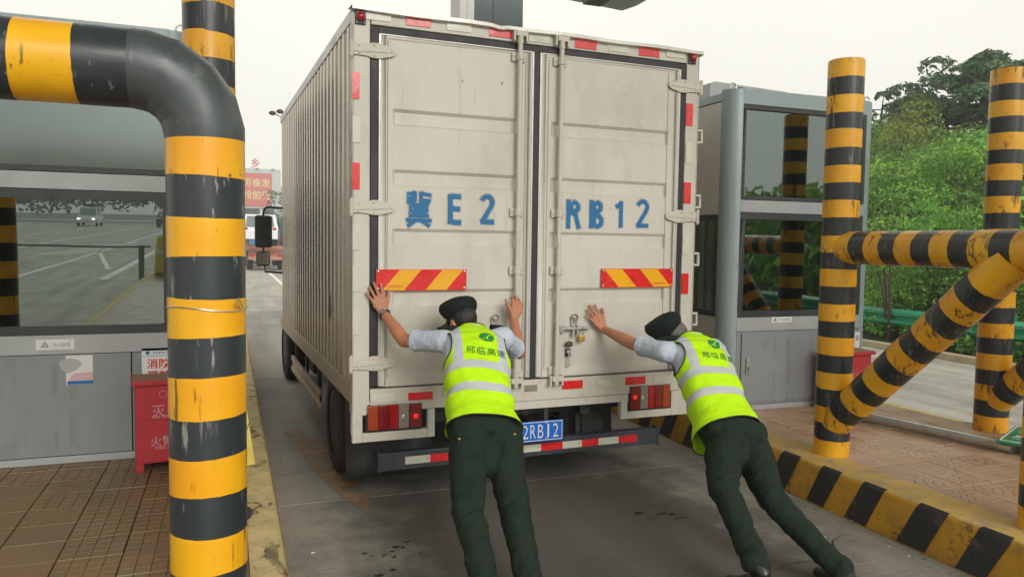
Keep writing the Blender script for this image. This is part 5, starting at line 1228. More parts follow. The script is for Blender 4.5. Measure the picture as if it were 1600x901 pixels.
rsn = empty('roof_character_sign', (2.15, 71, 7.9), 'red rooftop character sign on thin struts above the billboard', 'sign')
text('lettering', '乡', .8, BR, rsn, (0, 0, .52), height=.85, extrude=.03, bold=.01)
b = MB(); b.cyl((-.1, 0, 0), (-.1, 0, .4), .02, seg=6); b.cyl((.15, 0, 0), (.15, 0, .4), .02, seg=6); b.build('strut', STEEL, rsn)
tag(box('station_building', -30, 12, 72, 80, 0, 6.5, mat('far_wall', (.4, .42, .42), .7), None, .02), 'long pale building behind the billboard', 'building')
def far_tree(x, y, h, r, label, seed, group=None, m=LEAFD):
    root = empty('roadside_tree', (x, y, 0), label, 'tree', group); R = np.random.default_rng(seed)
    cs = [(R.normal(0, r*.42), R.normal(0, r*.42), h*.62+R.normal(0, h*.14)) for _ in range(14)]; rs = [r*R.uniform(.3, .5) for _ in cs]
    leaf_mesh('crown', *clump_leaves(cs, rs, 60, .30), m, root); MB().cyl((0, 0, -.1), (0, 0, h*.6), .14, .07, seg=8).build('trunk', BARK, root)
far_tree(3.55, 62, 5.9, 1.75, 'round green tree in front of the distant billboard beside the truck box', 4)
# car carrier with a white pickup and a blue lorry
def simple_truck(root, body, cab_col, L_=7, W_=2.3, H_=1.6, cab=True):
    pass
cc = empty('car_carrier', (1.9, 44, 0), 'red and blue car carrier lorry far down the bright lane', 'lorry')
BLU = mat('lorry_blue', (.03, .28, .50), .4, dirt=(.1, .2, .3)); ORG = mat('lorry_red', (.36, .15, .10), .5, dirt=(.2, .12, .08))
b = MB(); b.box(-.95, .95, 0, 7, 1.05, 1.35); b.box(-.95, .95, .0, .15, .55, 1.05); b.build('deck', ORG, cc, .02)
b = MB(); b.box(-.95, .95, 7.2, 9, .5, 2.6); b.build('cab', BLU, cc, .05)
b = MB(); b.box(-1.0, -.9, 0, 7, 1.35, 1.9); b.box(.9, 1.0, 0, 7, 1.35, 1.9); b.build('side_rail', ORG, cc)
for y in (.9, 2.1, 7.8):
    for s in (-1, 1):
        b = MB(); b.cyl((s*.70, y, .5), (s*1.0, y, .5), .5, seg=20); w_ = b.build('wheel', TREAD, cc, .03); MB().cyl((s*1.0, y, .5), (s*1.01, y, .5), .25, seg=14).build('rim', STEEL, w_)
for s in (-1, 1): box('tail_lamp', s*.75-.12, s*.75+.12, -.02, .0, .75, .85, LRED2, cc)
def car(root, L_, W_, H_, paint, front=False):
    """a saloon/SUV body with arches, glasshouse, wheels; rear faces -y"""
    prof = [(-L_/2, .35), (-L_/2, .85), (-L_/2+.15, 1.0), (-L_*.40, H_*.97), (-L_*.05, H_), (L_*.16, H_*.97), (L_*.27, 1.02), (L_*.47, .90), (L_/2, .70), (L_/2, .35)]
    b = MB(); hw = W_/2; n = len(prof); vs = []
    for s in (-1, 1):
        for y, z in prof: vs.append((s*(hw*(1 if z < 1.03 else .84)), y, z))
    b.add(vs, [tuple(range(n)), tuple(range(n, 2*n))[::-1]]+[(i, n+i, n+(i+1) % n, (i+1) % n) for i in range(n)]); bd = b.build('body', paint, root, .05)
    b = MB(); z0, z1 = 1.08, H_*.93
    b.add([(-hw*.80, -L_/2+.10, z0-.05), (hw*.80, -L_/2+.10, z0-.05), (hw*.72, -L_*.40-.03, z1), (-hw*.72, -L_*.40-.03, z1)], [(0, 1, 2, 3)]); b.build('rear_window', GLASSD, bd, smooth=0)
    b = MB(); b.add([(-hw*.82, L_*.265, z0), (hw*.82, L_*.265, z0), (hw*.74, L_*.18, z1), (-hw*.74, L_*.18, z1)], [(0, 1, 2, 3)]); b.build('windscreen', GLASSD, bd, smooth=0)
    for s in (-1, 1):
        b = MB(); b.add([(s*hw*.99, -L_*.34, 1.06), (s*hw*.99, L_*.22, 1.06), (s*hw*.86, L_*.13, z1), (s*hw*.86, -L_*.32, z1)], [(0, 1, 2, 3)]); b.build('side_window', GLASSD, bd, smooth=0)
        for y in (-L_*.30, L_*.31):
            b = MB(); b.cyl((s*(hw-.2), y, .34), (s*(hw+.01), y, .34), .34, seg=22); w_ = b.build('wheel', TREAD, root, .03); MB().cyl((s*(hw+.01), y, .34), (s*(hw+.02), y, .34), .2, seg=14).build('rim', STEEL, w_)
        box('headlight', s*hw*.72-.14, s*hw*.72+.14, L_/2-.03, L_/2+.01, .68, .80, mat('headlight_on', (.9, .9, .85), .2, emit=((1, .97, .9), 6.)) if front else LCLR, bd, .01)
        box('tail_lamp', s*hw*.8-.1, s*hw*.8+.1, -L_/2-.01, -L_/2+.03, .85, .98, LRED2, bd, .01)
    box('number_plate', -.22, .22, -L_/2-.012, -L_/2, .55, .68, PLATE, bd)
cw = empty('pickup', (1.55, 45.5, 1.35), 'white pickup riding on the deck of the distant car carrier', 'car'); car(cw, 4.6, 1.85, 1.75, mat('white_car_paint', (.72, .73, .74), .25, coat=.5))
bl = empty('lorry', (4.6, 56, 0), 'blue box lorry parked far beyond the truck near the billboard', 'lorry')
box('body', -4.2, -2.2, 0, 6, .9, 3.2, BLU, bl, .03); box('chassis', -4.1, -2.3, 0, 6.5, .5, .9, CHAS, bl); box('cab', -4.2, -2.2, 6.1, 7.9, .5, 2.6, BLU, bl, .05)
box('body', -.9, 1.2, 0, 6, .9, 3.2, BLU, bl, .03)
lp = empty('flood_lamp', (1.75, 30, 0), 'slim twin headed lamp post peeping over the far corner of the truck box', 'lamp')
b = MB(); b.cyl((0.35, 0, 0), (.35, 0, 6.3), .05, seg=10); b.build('post', STEEL, lp)
for dx, dz in ((-.22, 6.42), (.05, 6.50)):
    b = MB(); b.ball((dx, 0, dz), .12, 12, 8, sc=(1.1, 1, .7)); b.build('lamp_head', BLK, lp); b = MB(); b.cyl((dx, 0, dz), (.35, 0, 6.2), .02, seg=6); b.build('arm', STEEL, lp)
# behind the camera: what the booth glass mirrors
vn = empty('van', (-13.5, -78, 0), 'white van with headlights on seen mirrored in the left booth window', 'van'); car(vn, 4.8, 1.9, 1.95, MATS['white_car_paint'], True)
dk = empty('dark_car', (-6.3, -80, 0), 'dark car seen mirrored in the left booth window', 'car'); car(dk, 4.6, 2.2, 1.7, mat('dark_car_paint', (.03, .035, .04), .3, coat=.5))
br = empty('crash_barrel', (-1.35, -10.3, KZ), 'yellow crash barrel at the end of the left island', 'barrel')
b = MB(); 
for r0, r1, z0, z1 in ((.42, .45, 0, .05), (.45, .43, .05, .45), (.43, .40, .45, .9), (.40, .34, .9, .98)): b.cyl((0, 0, z0), (0, 0, z1), r0, r1, seg=28)
b.build('drum', YSIGN, br); MB().cyl((0, 0, .5), (0, 0, .62), .433, seg=28).build('reflective_band', WHR, br)
bg_ = empty('boom_gate', (-2.05, -10.0, 0), 'thin boom gate closing the lane left of the left island', 'gate')
box('gate_post', -.06, .06, -.06, .06, 0, 1.0, BOOTH, bg_, .01); box('boom', -3.2, .2, -.03, .03, .93, .98, BOOTH, bg_, .005)
c_ = [(x, -112+rng.normal(0, 2), h*.5) for x, h in zip(np.linspace(-80, 60, 150), rng.uniform(5, 9, 150))]
A = clump_leaves(c_, rng.uniform(2, 3.6, 150), 22, .8, flat=1.2); tag(leaf_mesh('far_woods', *A, LEAFD), 'belt of trees beyond the plaza behind the camera', kind='stuff')
c_ = [(x, 105+rng.normal(0, 3), h*.5) for x, h in zip(np.linspace(-90, 60, 130), rng.uniform(4, 8, 130))]
tag(leaf_mesh('far_woods', *clump_leaves(c_, rng.uniform(2, 3.6, 130), 20, .8, flat=1.2), LEAFD), 'belt of hazy trees beyond the far end of the road', kind='stuff')

hz = MB().box(-90, 85, -125, 112, -1.4, 22).build('haze', None, None, smooth=0)
hm_ = bpy.data.materials.new('haze_air'); hm_.use_nodes = True; _N = hm_.node_tree.nodes; _N.clear(); _o = _N.new('ShaderNodeOutputMaterial'); _v = _N.new('ShaderNodeVolumePrincipled')
_v.inputs['Density'].default_value = .0030; _v.inputs['Color'].default_value = (.93, .95, .96, 1); _v.inputs['Anisotropy'].default_value = .2
hm_.node_tree.links.new(_v.outputs[0], _o.inputs['Volume']); hz.data.materials.clear(); hz.data.materials.append(hm_); tag(hz, kind='stuff', label='thin pale haze filling the air over the toll plaza')
# ================================================================== PEOPLE
def ptd(px, py, Q, dist, near=True):
    d = ray(px, py).normalized(); oc = CP-Q; b_ = oc.dot(d); c_ = oc.dot(oc)-dist**2; D = max(0, b_*b_-c_)
    return CP+d*(-b_-sqrt(D) if near else -b_+sqrt(D))
def rearp(px, py, off): return onplane(px, py, fyv*(TD+off), fyv)
def ik(S, W_, a, b_, hint):
    d = W_-S; L_ = min(d.length, a+b_-.002); u = d.normalized(); x = (a*a-b_*b_+L_*L_)/(2*L_); h = sqrt(max(0, a*a-x*x))
    n = (hint-u*hint.dot(u)).normalized(); return S+u*x+n*h
def chain(b, pts, rs, seg=14):
    """tapered limb: cones with balls at every joint; interpolated for a smooth muscle line"""
    P = [Vector(p) for p in pts]
    for i in range(len(P)-1):
        b.cyl(P[i], P[i+1], rs[i], rs[i+1], seg=seg)
    for p, r in zip(P, rs): b.ball(p, r, seg, max(6, seg//2))
def remesh(b, name, m, parent, vox, smooth=3, disp=None):
    me = bpy.data.meshes.new(name); me.from_pydata(b.v, [], b.f); me.materials.append(m)
    bm = bmesh.new(); bm.from_mesh(me); bmesh.ops.remove_doubles(bm, verts=bm.verts, dist=1e-6); bmesh.ops.recalc_face_normals(bm, faces=bm.faces); bm.to_mesh(me); bm.free()
    o = bpy.data.objects.new(name, me); COL.objects.link(o)
    r_ = o.modifiers.new('r', 'REMESH'); r_.mode = 'VOXEL'; r_.voxel_size = vox; r_.use_smooth_shade = True
    s_ = o.modifiers.new('s', 'SMOOTH'); s_.factor = .5; s_.iterations = smooth
    bpy.context.view_layer.update(); ev = o.evaluated_get(bpy.context.evaluated_depsgraph_get()); me2 = bpy.data.meshes.new_from_object(ev)
    bpy.data.objects.remove(o); me2.name = name
    if disp:
        n = len(me2.vertices); co = np.empty(n*3); no = np.empty(n*3); me2.vertices.foreach_get('co', co); me2.vertices.foreach_get('normal', no); co = co.reshape(-1, 3); no = no.reshape(-1, 3)
        a = np.array([disp(Vector(c)) for c in co]); co = co+no*a[:, None]; me2.vertices.foreach_set('co', co.ravel()); me2.update()
    me2.materials.clear(); me2.materials.append(m); me2.shade_smooth()
    return obj(name, me2, parent)
def lerp_rows(rows, t):
    for i in range(len(rows)-1):
        if t <= rows[i+1][0]:
            a, b_ = rows[i], rows[i+1]; u = (t-a[0])/(b_[0]-a[0]); u = max(0, u); u = u*u*(3-2*u)*.6+u*.4
            return [a[k]+(b_[k]-a[k])*u for k in range(1, len(a))]
    return list(rows[-1][1:])
# rows: t, half width, back depth, front depth, centre shift along back normal
TORSO = [(-.10, .188, .128, .128, .0), (-.02, .178, .121, .121, .0), (.05, .170, .115, .115, 0), (.15, .166, .110, .112, .004), (.28, .172, .112, .118, .010), (.40, .182, .112, .120, .018), (.49, .182, .100, .108, .020), (.545, .160, .082, .088, .016), (.585, .118, .066, .074, .010), (.615, .078, .058, .066, .004), (.645, .062, .056, .062, .0)]
class Frame:
    def __init__(s, base, top, lat):
        s.o = base; s.s = (top-base).normalized(); s.l = (lat-s.s*lat.dot(s.s)).normalized(); s.b = s.l.cross(s.s); s.k = (top-base).length/.62
    def at(s, t, th, infl=0., n=2.5):
        w_, db, df, sh = lerp_rows(TORSO, t); c, q = cos(th), sin(th); d = db if q > 0 else df
        x = (w_+infl)*math.copysign(abs(c)**(2/n), c); y = (d+infl)*math.copysign(abs(q)**(2/n), q)
        return s.o+s.s*(t*s.k)+s.l*x+s.b*(y+sh), x
    def p(s, x, t, y): return s.o+s.s*(t*s.k)+s.l*x+s.b*y
# hi-vis vest material: silver bands follow the cloth through its own UV (metres)
VEST = bpy.data.materials.new('vest_cloth'); VEST.use_nodes = True
def vest_nodes():
    t = VEST.node_tree; N = t.nodes; L = t.links; b_ = N['Principled BSDF']; b_.inputs['Roughness'].default_value = .7; b_.inputs['Specular IOR Level'].default_value = .25
    uv = N.new('ShaderNodeUVMap'); uv.uv_map = 'cloth'; sp = N.new('ShaderNodeSeparateXYZ'); L.new(uv.outputs[0], sp.inputs[0])
    def M(op, a, b2=None, c=None):
        n = N.new('ShaderNodeMath'); n.operation = op
        for i, v in enumerate((a, b2, c)):
            if v is None: continue
            if isinstance(v, (int, float)): n.inputs[i].default_value = v
            else: L.new(v, n.inputs[i])
        return n.outputs[0]
    u, v = sp.outputs[0], sp.outputs[1]
    def band(x, c, h): return M('LESS_THAN', M('ABSOLUTE', M('SUBTRACT', x, c)), h)
    b1_ = band(v, .275, .027); b2_ = band(v, .135, .027); st = M('MULTIPLY', band(M('ABSOLUTE', u), .127, .026), M('GREATER_THAN', v, .28))
    mask = M('MAXIMUM', M('MAXIMUM', b1_, b2_), st)
    tc = N.new('ShaderNodeTexCoord'); nz = N.new('ShaderNodeTexNoise'); nz.inputs['Scale'].default_value = 12; L.new(tc.outputs['Object'], nz.inputs[0])
    r = N.new('ShaderNodeMapRange'); r.inputs[3].default_value = .88; r.inputs[4].default_value = 1.1; L.new(nz.outputs[0], r.inputs[0])
    mx_ = N.new('ShaderNodeMix'); mx_.data_type = 'RGBA'; mx_.inputs['A'].default_value = (.50, .86, .004, 1); mx_.inputs['B'].default_value = (.50, .53, .56, 1); L.new(mask, mx_.inputs['Factor'])
    vm = N.new('ShaderNodeVectorMath'); vm.operation = 'SCALE'; L.new(mx_.outputs['Result'], vm.inputs[0]); L.new(r.outputs[0], vm.inputs['Scale']); L.new(vm.outputs[0], b_.inputs['Base Color'])
    w2 = N.new('ShaderNodeTexNoise'); w2.inputs['Scale'].default_value = 350; L.new(tc.outputs['Object'], w2.inputs[0]); bp = N.new('ShaderNodeBump'); bp.inputs['Strength'].default_value = .25; bp.inputs['Distance'].default_value = .002; L.new(w2.outputs[0], bp.inputs['Height']); L.new(bp.outputs[0], b_.inputs['Normal'])
vest_nodes()
def vest(fr, parent, seed, sag=None):
    nt_, nth = 96, 144; vs = []; uvs = []; keep = {}
    for i in range(nt_+1):
        t = -.062+(.632+.062)*i/nt_
        for j in range(nth):
            th = 2*pi*j/nth; p, x = fr.at(t, th, .012)
            q = Vector((x*6, t*15, seed)); f_ = noise.noise(q)*.008+noise.noise(Vector((x*20+t*14, t*24-x*9, seed+3)))*.0050+noise.noise(Vector((x*46-t*20, t*50, seed+9)))*.0018
            f_ += .006*sin(t*34+x*12+seed)*max(0, min(1, (.34-t)*6))*(abs(x)/.17)**2
            amp = 1 if t < .5 else max(.2, 1-(t-.5)*6)
            nrm = (fr.l*cos(th)+fr.b*sin(th)); p = p+nrm*f_*amp
            if t < .03: p = p+nrm*.009*(.03-t)/.09
            if sag and t < .25: p = p+sag(x, th, t)
            vs.append(p); uvs.append((x, t))
    def cutout(t, x, th):
        if ((abs(x)-.215)/.062)**2+((t-.455)/.125)**2 < 1 and t < .575: return True
        if t > .60-.0 and sin(th) < 0: return True
        if sin(th) < -.2 and abs(x) < (t-.36)*.30: return True
        return False
    fs = []
    for i in range(nt_):
        for j in range(nth):
            a = i*nth+j; c_ = i*nth+(j+1) % nth; d = c_+nth; e = a+nth; t = uvs[a][1]; x = (uvs[a][0]+uvs[c_][0])/2
            if cutout(t, x, 2*pi*(j+.5)/nth): continue
            fs.append((a, c_, d, e))
    me = bpy.data.meshes.new('vest'); me.from_pydata([tuple(v) for v in vs], [], fs); me.materials.append(VEST)
    uvl = me.uv_layers.new(name='cloth')
    for lp_ in me.loops: uvl.data[lp_.index].uv = uvs[lp_.vertex_index]
    bm = bmesh.new(); bm.from_mesh(me); bmesh.ops.delete(bm, geom=[v for v in bm.verts if not v.link_faces], context='VERTS')
    # relax the boundary so armholes read as cut curves
    for _ in range(8):
        nb = {}
        for v in bm.verts:
            es = [e for e in v.link_edges if e.is_boundary]
            if len(es) == 2: nb[v] = (es[0].other_vert(v).co+es[1].other_vert(v).co+v.co*2)/4
        for v, c_ in nb.items(): v.co = c_
    # collect boundary loops for the piping
    seen = set(); loops = []
    for e in bm.edges:
        if e.is_boundary and e not in seen:
            lp_ = [e.verts[0].co.copy()]; cur = e; v = e.verts[1]; seen.add(e)
            while True:
                lp_.append(v.co.copy()); nx_ = [q for q in v.link_edges if q.is_boundary and q not in seen]
                if not nx_: break
                cur = nx_[0]; seen.add(cur); v = cur.other_vert(v)
            if len(lp_) > 12: loops.append(lp_[::2]+[lp_[0]])
    bmesh.ops.recalc_face_normals(bm, faces=bm.faces); bm.to_mesh(me); bm.free(); me.shade_smooth()
    o = obj('vest', me, parent); md = o.modifiers.new('thickness', 'SOLIDIFY'); md.thickness = .003; md.offset = -1
    for lp_ in loops: MB().tube(lp_, .0038, 6).build('piping', PIPING, o)
    bpy.context.view_layer.update()
    bv = BVHTree.FromPolygons([tuple(v.co) for v in me.vertices], [tuple(p.vertices) for p in me.polygons])
    return o, bv
def project(me, fr, bv, cx, ct, rot=0.):
    """lay flat lettering (x right, y up, metres) onto the back of the vest"""
    for v in me.vertices:
        x, y = v.co.x*cos(rot)-v.co.y*sin(rot)+cx, v.co.y*cos(rot)+v.co.x*sin(rot)
        o_ = fr.o+fr.s*(ct*fr.k+y)+fr.l*x+fr.b*.4; h = bv.ray_cast(o_, -fr.b)
        if h[0] is not None: v.co = h[0]+fr.b*.0022
        else: v.co = fr.o+fr.s*(ct*fr.k+y)+fr.l*x+fr.b*.14
def fit(me, width=None, height=None):
    co = np.array([v.co for v in me.vertices]); lo = co.min(0); hi = co.max(0); c = (lo+hi)/2; s_ = width/(hi[0]-lo[0]) if width else height/(hi[1]-lo[1]); sy = (height/(hi[1]-lo[1])) if height else s_
    me.transform(Matrix.Diagonal((s_, sy, 1, 1)) @ Matrix.Translation((-c[0], -c[1], 0)))
def logo_mesh():
    b = MB(); n = 28; R_ = .043
    def inside_cut(x, y):   # white swooshes through the disc
        return abs(y-(.35*x+.012*sin(x*60)+.002)) < .0032 or abs((x-.004)-.5*y*y*30-.2*y) < .0030 and y < .028
    g = 34
    for i in range(g):
        for j in range(g):
            x = -R_+2*R_*(i+.5)/g; y = -R_+2*R_*(j+.5)/g; h = R_/g
            if (x/R_)**2+(y/(R_*.93))**2 > 1 or inside_cut(x, y): continue
            b.add([(x-h, y-h, 0), (x+h, y-h, 0), (x+h, y+h, 0), (x-h, y+h, 0)], [(0, 1, 2, 3)])
    me = bpy.data.meshes.new('logo'); me.from_pydata(b.v, [], b.f); me.materials.append(INKG); return me

def hand(b, W_, dF, nrm, thumb_side, curl=(0, 0, 0), spread=1., s=1.05, tcurl=0):
    """palm + five fingers: dF wrist->fingers, nrm = direction the palm faces, thumb_side = direction of the thumb"""
    dF = dF.normalized(); nrm = (nrm-dF*nrm.dot(dF)).normalized(); T_ = (thumb_side-dF*thumb_side.dot(dF)-nrm*thumb_side.dot(nrm)).normalized()
    spec = [(.033, .068, .0090, 12), (.011, .079, .0093, 3), (-.011, .073, .0090, -5), (-.031, .058, .0080, -15)]   # index..little: offset, length, radius, fan angle
    for k, (off, ln, r, fan_) in enumerate(spec):
        kn = W_+dF*(.088-.006*abs(k-1))*s+T_*off*s+nrm*-.003
        b.cyl(W_+T_*off*.45*s, kn, .0165*s, .0125*s, seg=10); b.ball(kn, .0125*s, 10, 7)
        b.ball(W_+dF*.045*s+T_*off*.85*s, .0170*s, 10, 7, sc=(1, 1, 1))
        a = radians(fan_*spread); d = (dF*cos(a)+T_*sin(a)).normalized(); p = kn; rr_ = r*s; ang = 0
        for m_, fr_ in enumerate((.46, .30, .24)):
            ang += radians(curl[m_]); dd = (d*cos(ang)+nrm*sin(ang)).normalized(); q = p+dd*ln*fr_*s; b.cyl(p, q, rr_, rr_*.93, seg=10); b.ball(q, rr_*.95, 10, 7); rr_ *= .93; p = q
    p = W_+dF*.022*s+T_*.022*s; q = W_+dF*.052*s+T_*.048*s+nrm*.006; b.cyl(p, q, .0165*s, .0125*s, seg=10); b.ball(p, .0165*s, 10, 7); b.ball(q, .0125*s, 10, 7)
    d = (dF*.72+T_*.62+nrm*tcurl).normalized(); r1 = q+d*.030*s; b.cyl(q, r1, .0115*s, .0100*s, seg=10); b.ball(r1, .0100*s, 10, 7); d2 = (dF*.92+T_*.30+nrm*tcurl).normalized(); r2 = r1+d2*.024*s; b.cyl(r1, r2, .0100*s, .0082*s, seg=10); b.ball(r2, .0082*s, 10, 7)

def person(cfg):
    P = cfg; root = empty('person', tuple(P['ground']), P['label'], 'person'); seed = P['seed']
    N_, Hm = P['neck'], P['hem']; SL, SR = P['SL'], P['SR']; fr = Frame(Hm, N_, SR-SL)
    Hc, U, Fw = P['head'], P['up'].normalized(), P['face']; Fw = (Fw-U*Fw.dot(U)).normalized(); Lr = Fw.cross(U)   # Lr: his right
    # --- body: one skin surface, neck head arms hands
    b = MB()
    R3 = Matrix((Lr, Fw, U)).transposed()
    b.ball(Hc+U*.012-Fw*.012, .1, 22, 14, sc=(.76, .93, .93), R=R3)                 # skull
    b.ball(Hc-U*.045+Fw*.028, .1, 18, 12, sc=(.60, .62, .66), R=R3)                 # jaw and cheeks
    b.ball(Hc-U*.088+Fw*.062, .024, 12, 8, sc=(1, .9, .8), R=R3)                    # chin
    b.cyl(Hc-U*.005+Fw*.088, Hc-U*.040+Fw*.108, .010, .015, seg=10); b.ball(Hc-U*.040+Fw*.104, .015, 10, 7)   # nose
    b.ball(Hc-U*.066+Fw*.086, .1, 12, 6, sc=(.24, .10, .07), R=R3)                  # lips
    b.ball(Hc+U*.010+Fw*.080, .1, 12, 6, sc=(.46, .10, .08), R=R3)                  # brow
    for s_ in (-1, 1): b.ball(Hc+Lr*s_*.079-U*.018-Fw*.012, .1, 12, 8, sc=(.09, .22, .34), R=R3); b.ball(Hc+Lr*s_*.082-U*.040-Fw*.005, .011, 8, 6)
    nb = fr.p(0, .585, .0); chain(b, [nb, nb.lerp(Hc-U*.05-Fw*.03, .5), Hc-U*.05-Fw*.03], [.062, .056, .056])
    chain(b, [fr.p(0, .30, .01), fr.p(0, .5, .01), nb], [.08, .08, .06])           # core inside the shirt
    for S_, W_, hint, hd in ((SL, P['WL'], P['hL'], P['handL']), (SR, P['WR'], P['hR'], P['handR'])):
        E_ = ik(S_, W_, P.get('ua', .29), P.get('fa', .26), hint); d1 = (E_-S_); d2 = (W_-E_)
        chain(b, [fr.p(0, .50, .0).lerp(S_, .6), S_, S_+d1*.35, S_+d1*.75, E_, E_+d2*.25, E_+d2*.6, W_-d2*.06, W_], [.05, .056, .050, .043, .041, .043, .036, .028, .0265])
        hand(b, W_+hd[0].normalized()*.012, *hd)
        P['E'+('L' if S_ is SL else 'R')] = E_
    body = remesh(b, 'body', SKIN, root, .0042, 2)
    # eyes
    for s_ in (-1, 1):
        MB().ball(Hc+Lr*s_*.031-U*.006+Fw*.080, .0125, 14, 9).build('eye', mat('eye_white', (.6, .58, .55), .2), root)
        MB().ball(Hc+Lr*s_*.031-U*.006+Fw*.0885, .0055, 10, 7).build('iris', HAIR, root)
    # hair shell
    b = MB(); b.ball(Hc+U*.018-Fw*.018, .1, 26, 16, sc=(.80, .95, .96), R=R3); hm = b
    me_v = []; hb_ = MB()
    hb_.v = hm.v; 
    def okf(f):
        c = sum((Vector(hm.v[i]) for i in f), Vector())/len(f)-Hc; y, z, x = c.dot(Fw), c.dot(U), abs(c.dot(Lr))
        return z > (-.058 if y < -.03 else (-.012 if y < .028 else .045))
    hb_.f = [f for f in hm.f if okf(f)]; hb_.m = [0]*len(hb_.f); ho = hb_.build('hair', P['hair'], root, smooth=60); md = ho.modifiers.new('thickness', 'SOLIDIFY'); md.thickness = .006
    # cap: oval band, flared soft crown, visor
    C0 = P['capc']; CU = P['capup'].normalized(); CF = (Fw-CU*Fw.dot(CU)).normalized(); CR = CF.cross(CU); b = MB(); n = 40
    prof = [(.088, -.026, 0), (.091, -.006, 0), (.102, .010, 0), (.114, .028, .002), (.120, .048, .004), (.118, .068, .006), (.107, .088, .010), (.083, .103, .014), (.048, .112, .016), (.0, .115, .017)]
    vs = []
    for (r, h, sh) in prof:
        for k in range(n):
            t = 2*pi*k/n; ff = .016*max(0, sin(t)) if r > .1 else 0; wob = .003*noise.noise(Vector((cos(t)*2, sin(t)*2, h*30+seed)))*(r > .1)
            vs.append(C0+CR*(r*.93+wob)*cos(t)+CF*((r*1.06)*sin(t)+sh*.0)+CU*(h+ff+wob))
    b.add(vs, [(i*n+k, i*n+(k+1) % n, (i+1)*n+(k+1) % n, (i+1)*n+k) for i in range(len(prof)-1) for k in range(n)]); cap = b.build('cap', CAPM, root, smooth=60); md = cap.modifiers.new('t', 'SOLIDIFY'); md.thickness = .003
    b = MB(); b.tube([C0+CR*.0845*cos(t)+CF*.0955*sin(t)+CU*-.018 for t in np.linspace(0, 2*pi, 40)], .0045, 6); b.build('cap_band_edge', PIPING, cap)
    b = MB(); vs = []
    for r, dz in ((.092, -.016), (.115, -.024), (.140, -.036)):
        for k in range(13): t = pi*(.18+.64*k/12); vs.append(C0+CR*r*.9*cos(t)+CF*(r*1.05*sin(t))+CU*dz)
    b.add(vs, [(i*13+k, i*13+k+1, (i+1)*13+k+1, (i+1)*13+k) for i in range(2) for k in range(12)]); v_ = b.build('visor', SHOE, cap); md = v_.modifiers.new('t', 'SOLIDIFY'); md.thickness = .003
    for s_ in (-1, 1): MB().ball(C0+CR*s_*.086+CF*.035-CU*.004, .007, 10, 6).build('cap_button', BRASS, cap)
    # --- shirt: torso under the vest plus short sleeves
    b = MB(); ts = np.linspace(-.0, .60, 26); nth = 36; vs = []
    for t in ts:
        for j in range(nth): vs.append(fr.at(t, 2*pi*j/nth, -.002)[0])
    fs = [(i*nth+j, i*nth+(j+1) % nth, (i+1)*nth+(j+1) % nth, (i+1)*nth+j) for i in range(len(ts)-1) for j in range(nth)]+[tuple(range(nth))[::-1], tuple(range((len(ts)-1)*nth, len(ts)*nth))]
    b.add(vs, fs)
    for S_, E_ in ((SL, P['EL']), (SR, P['ER'])):
        d1 = E_-S_; chain(b, [fr.p(0, .47, .01).lerp(S_, .62), S_-d1*.05, S_+d1*.25, S_+d1*.52, S_+d1*.62], [.080, .068, .063, .062, .066])
    def sd(c): return .004*noise.noise(Vector((c.x*16, c.y*16, c.z*16+seed)))+.003*noise.noise(Vector((c.x*38, c.y*38, c.z*30+seed)))
    shirt = remesh(b, 'shirt', SHIRT, root, .0065, 3, sd)
    for S_, E_ in ((SL, P['EL']), (SR, P['ER'])):
        d1 = (E_-S_); e_ = S_+d1*.62+d1.normalized()*.050; 
        a = d1.normalized().orthogonal().normalized(); c_ = d1.normalized().cross(a); MB().tube([S_+d1*.66+a*.062*cos(t)+c_*.062*sin(t) for t in np.linspace(0, 2*pi, 24)], .0055, 7).build('sleeve_hem', SHIRT, shirt)
        up_ = (fr.b*.75+fr.s*.66).normalized(); p0 = S_.lerp(N_, .45)+up_*.052; p1 = S_+d1*.15+up_*.064
        MB().tube([p0, p0.lerp(p1, .5)+up_*.006, p1], [.016, .018, .017], 8).build('shoulder_board', CAPM, shirt)
    b = MB(); b.tube([fr.p(.068*cos(t), .618+.012*(-sin(t)), .066*sin(t)+.004) for t in np.linspace(0, 2*pi, 28)], .011, 8); b.build('collar', SHIRT, shirt)
    vo, bv = vest(fr, root, seed, P.get('sag'))
    me = text_mesh('邢临高速', .06, INKG, bold=.0002, extrude=.0003, space=1.12); fit(me, width=.225, height=.050); project(me, fr, bv, P['tx'], P['tt'], P.get('trot', 0)); obj('lettering', me, vo)
    me = logo_mesh(); project(me, fr, bv, P['tx']+.012, P['tt']+.105, P.get('trot', 0)); obj('round_logo', me, vo)
    # --- trousers
    b = MB(); hips = P['hips']; leg = P['legs']; vs = []; nth = 30; rows = [(.06, .158, .105), (.0, .172, .116), (-.06, .186, .128), (-.12, .188, .130), (-.17, .165, .112)]
    for (t, w2, d2) in rows:
        for j in range(nth):
            th = 2*pi*j/nth; c, q = cos(th), sin(th); vs.append(fr.o.lerp(hips, max(0, -t/.12)*.9)+fr.s*max(0, t)*1.0+fr.l*w2*math.copysign(abs(c)**.85, c)+fr.b*(d2*math.copysign(abs(q)**.85, q)+.008))
    b.add(vs, [(i*nth+j, i*nth+(j+1) % nth, (i+1)*nth+(j+1) % nth, (i+1)*nth+j) for i in range(len(rows)-1) for j in range(nth)]+[tuple(range(nth))[::-1], tuple(range((len(rows)-1)*nth, len(rows)*nth))])
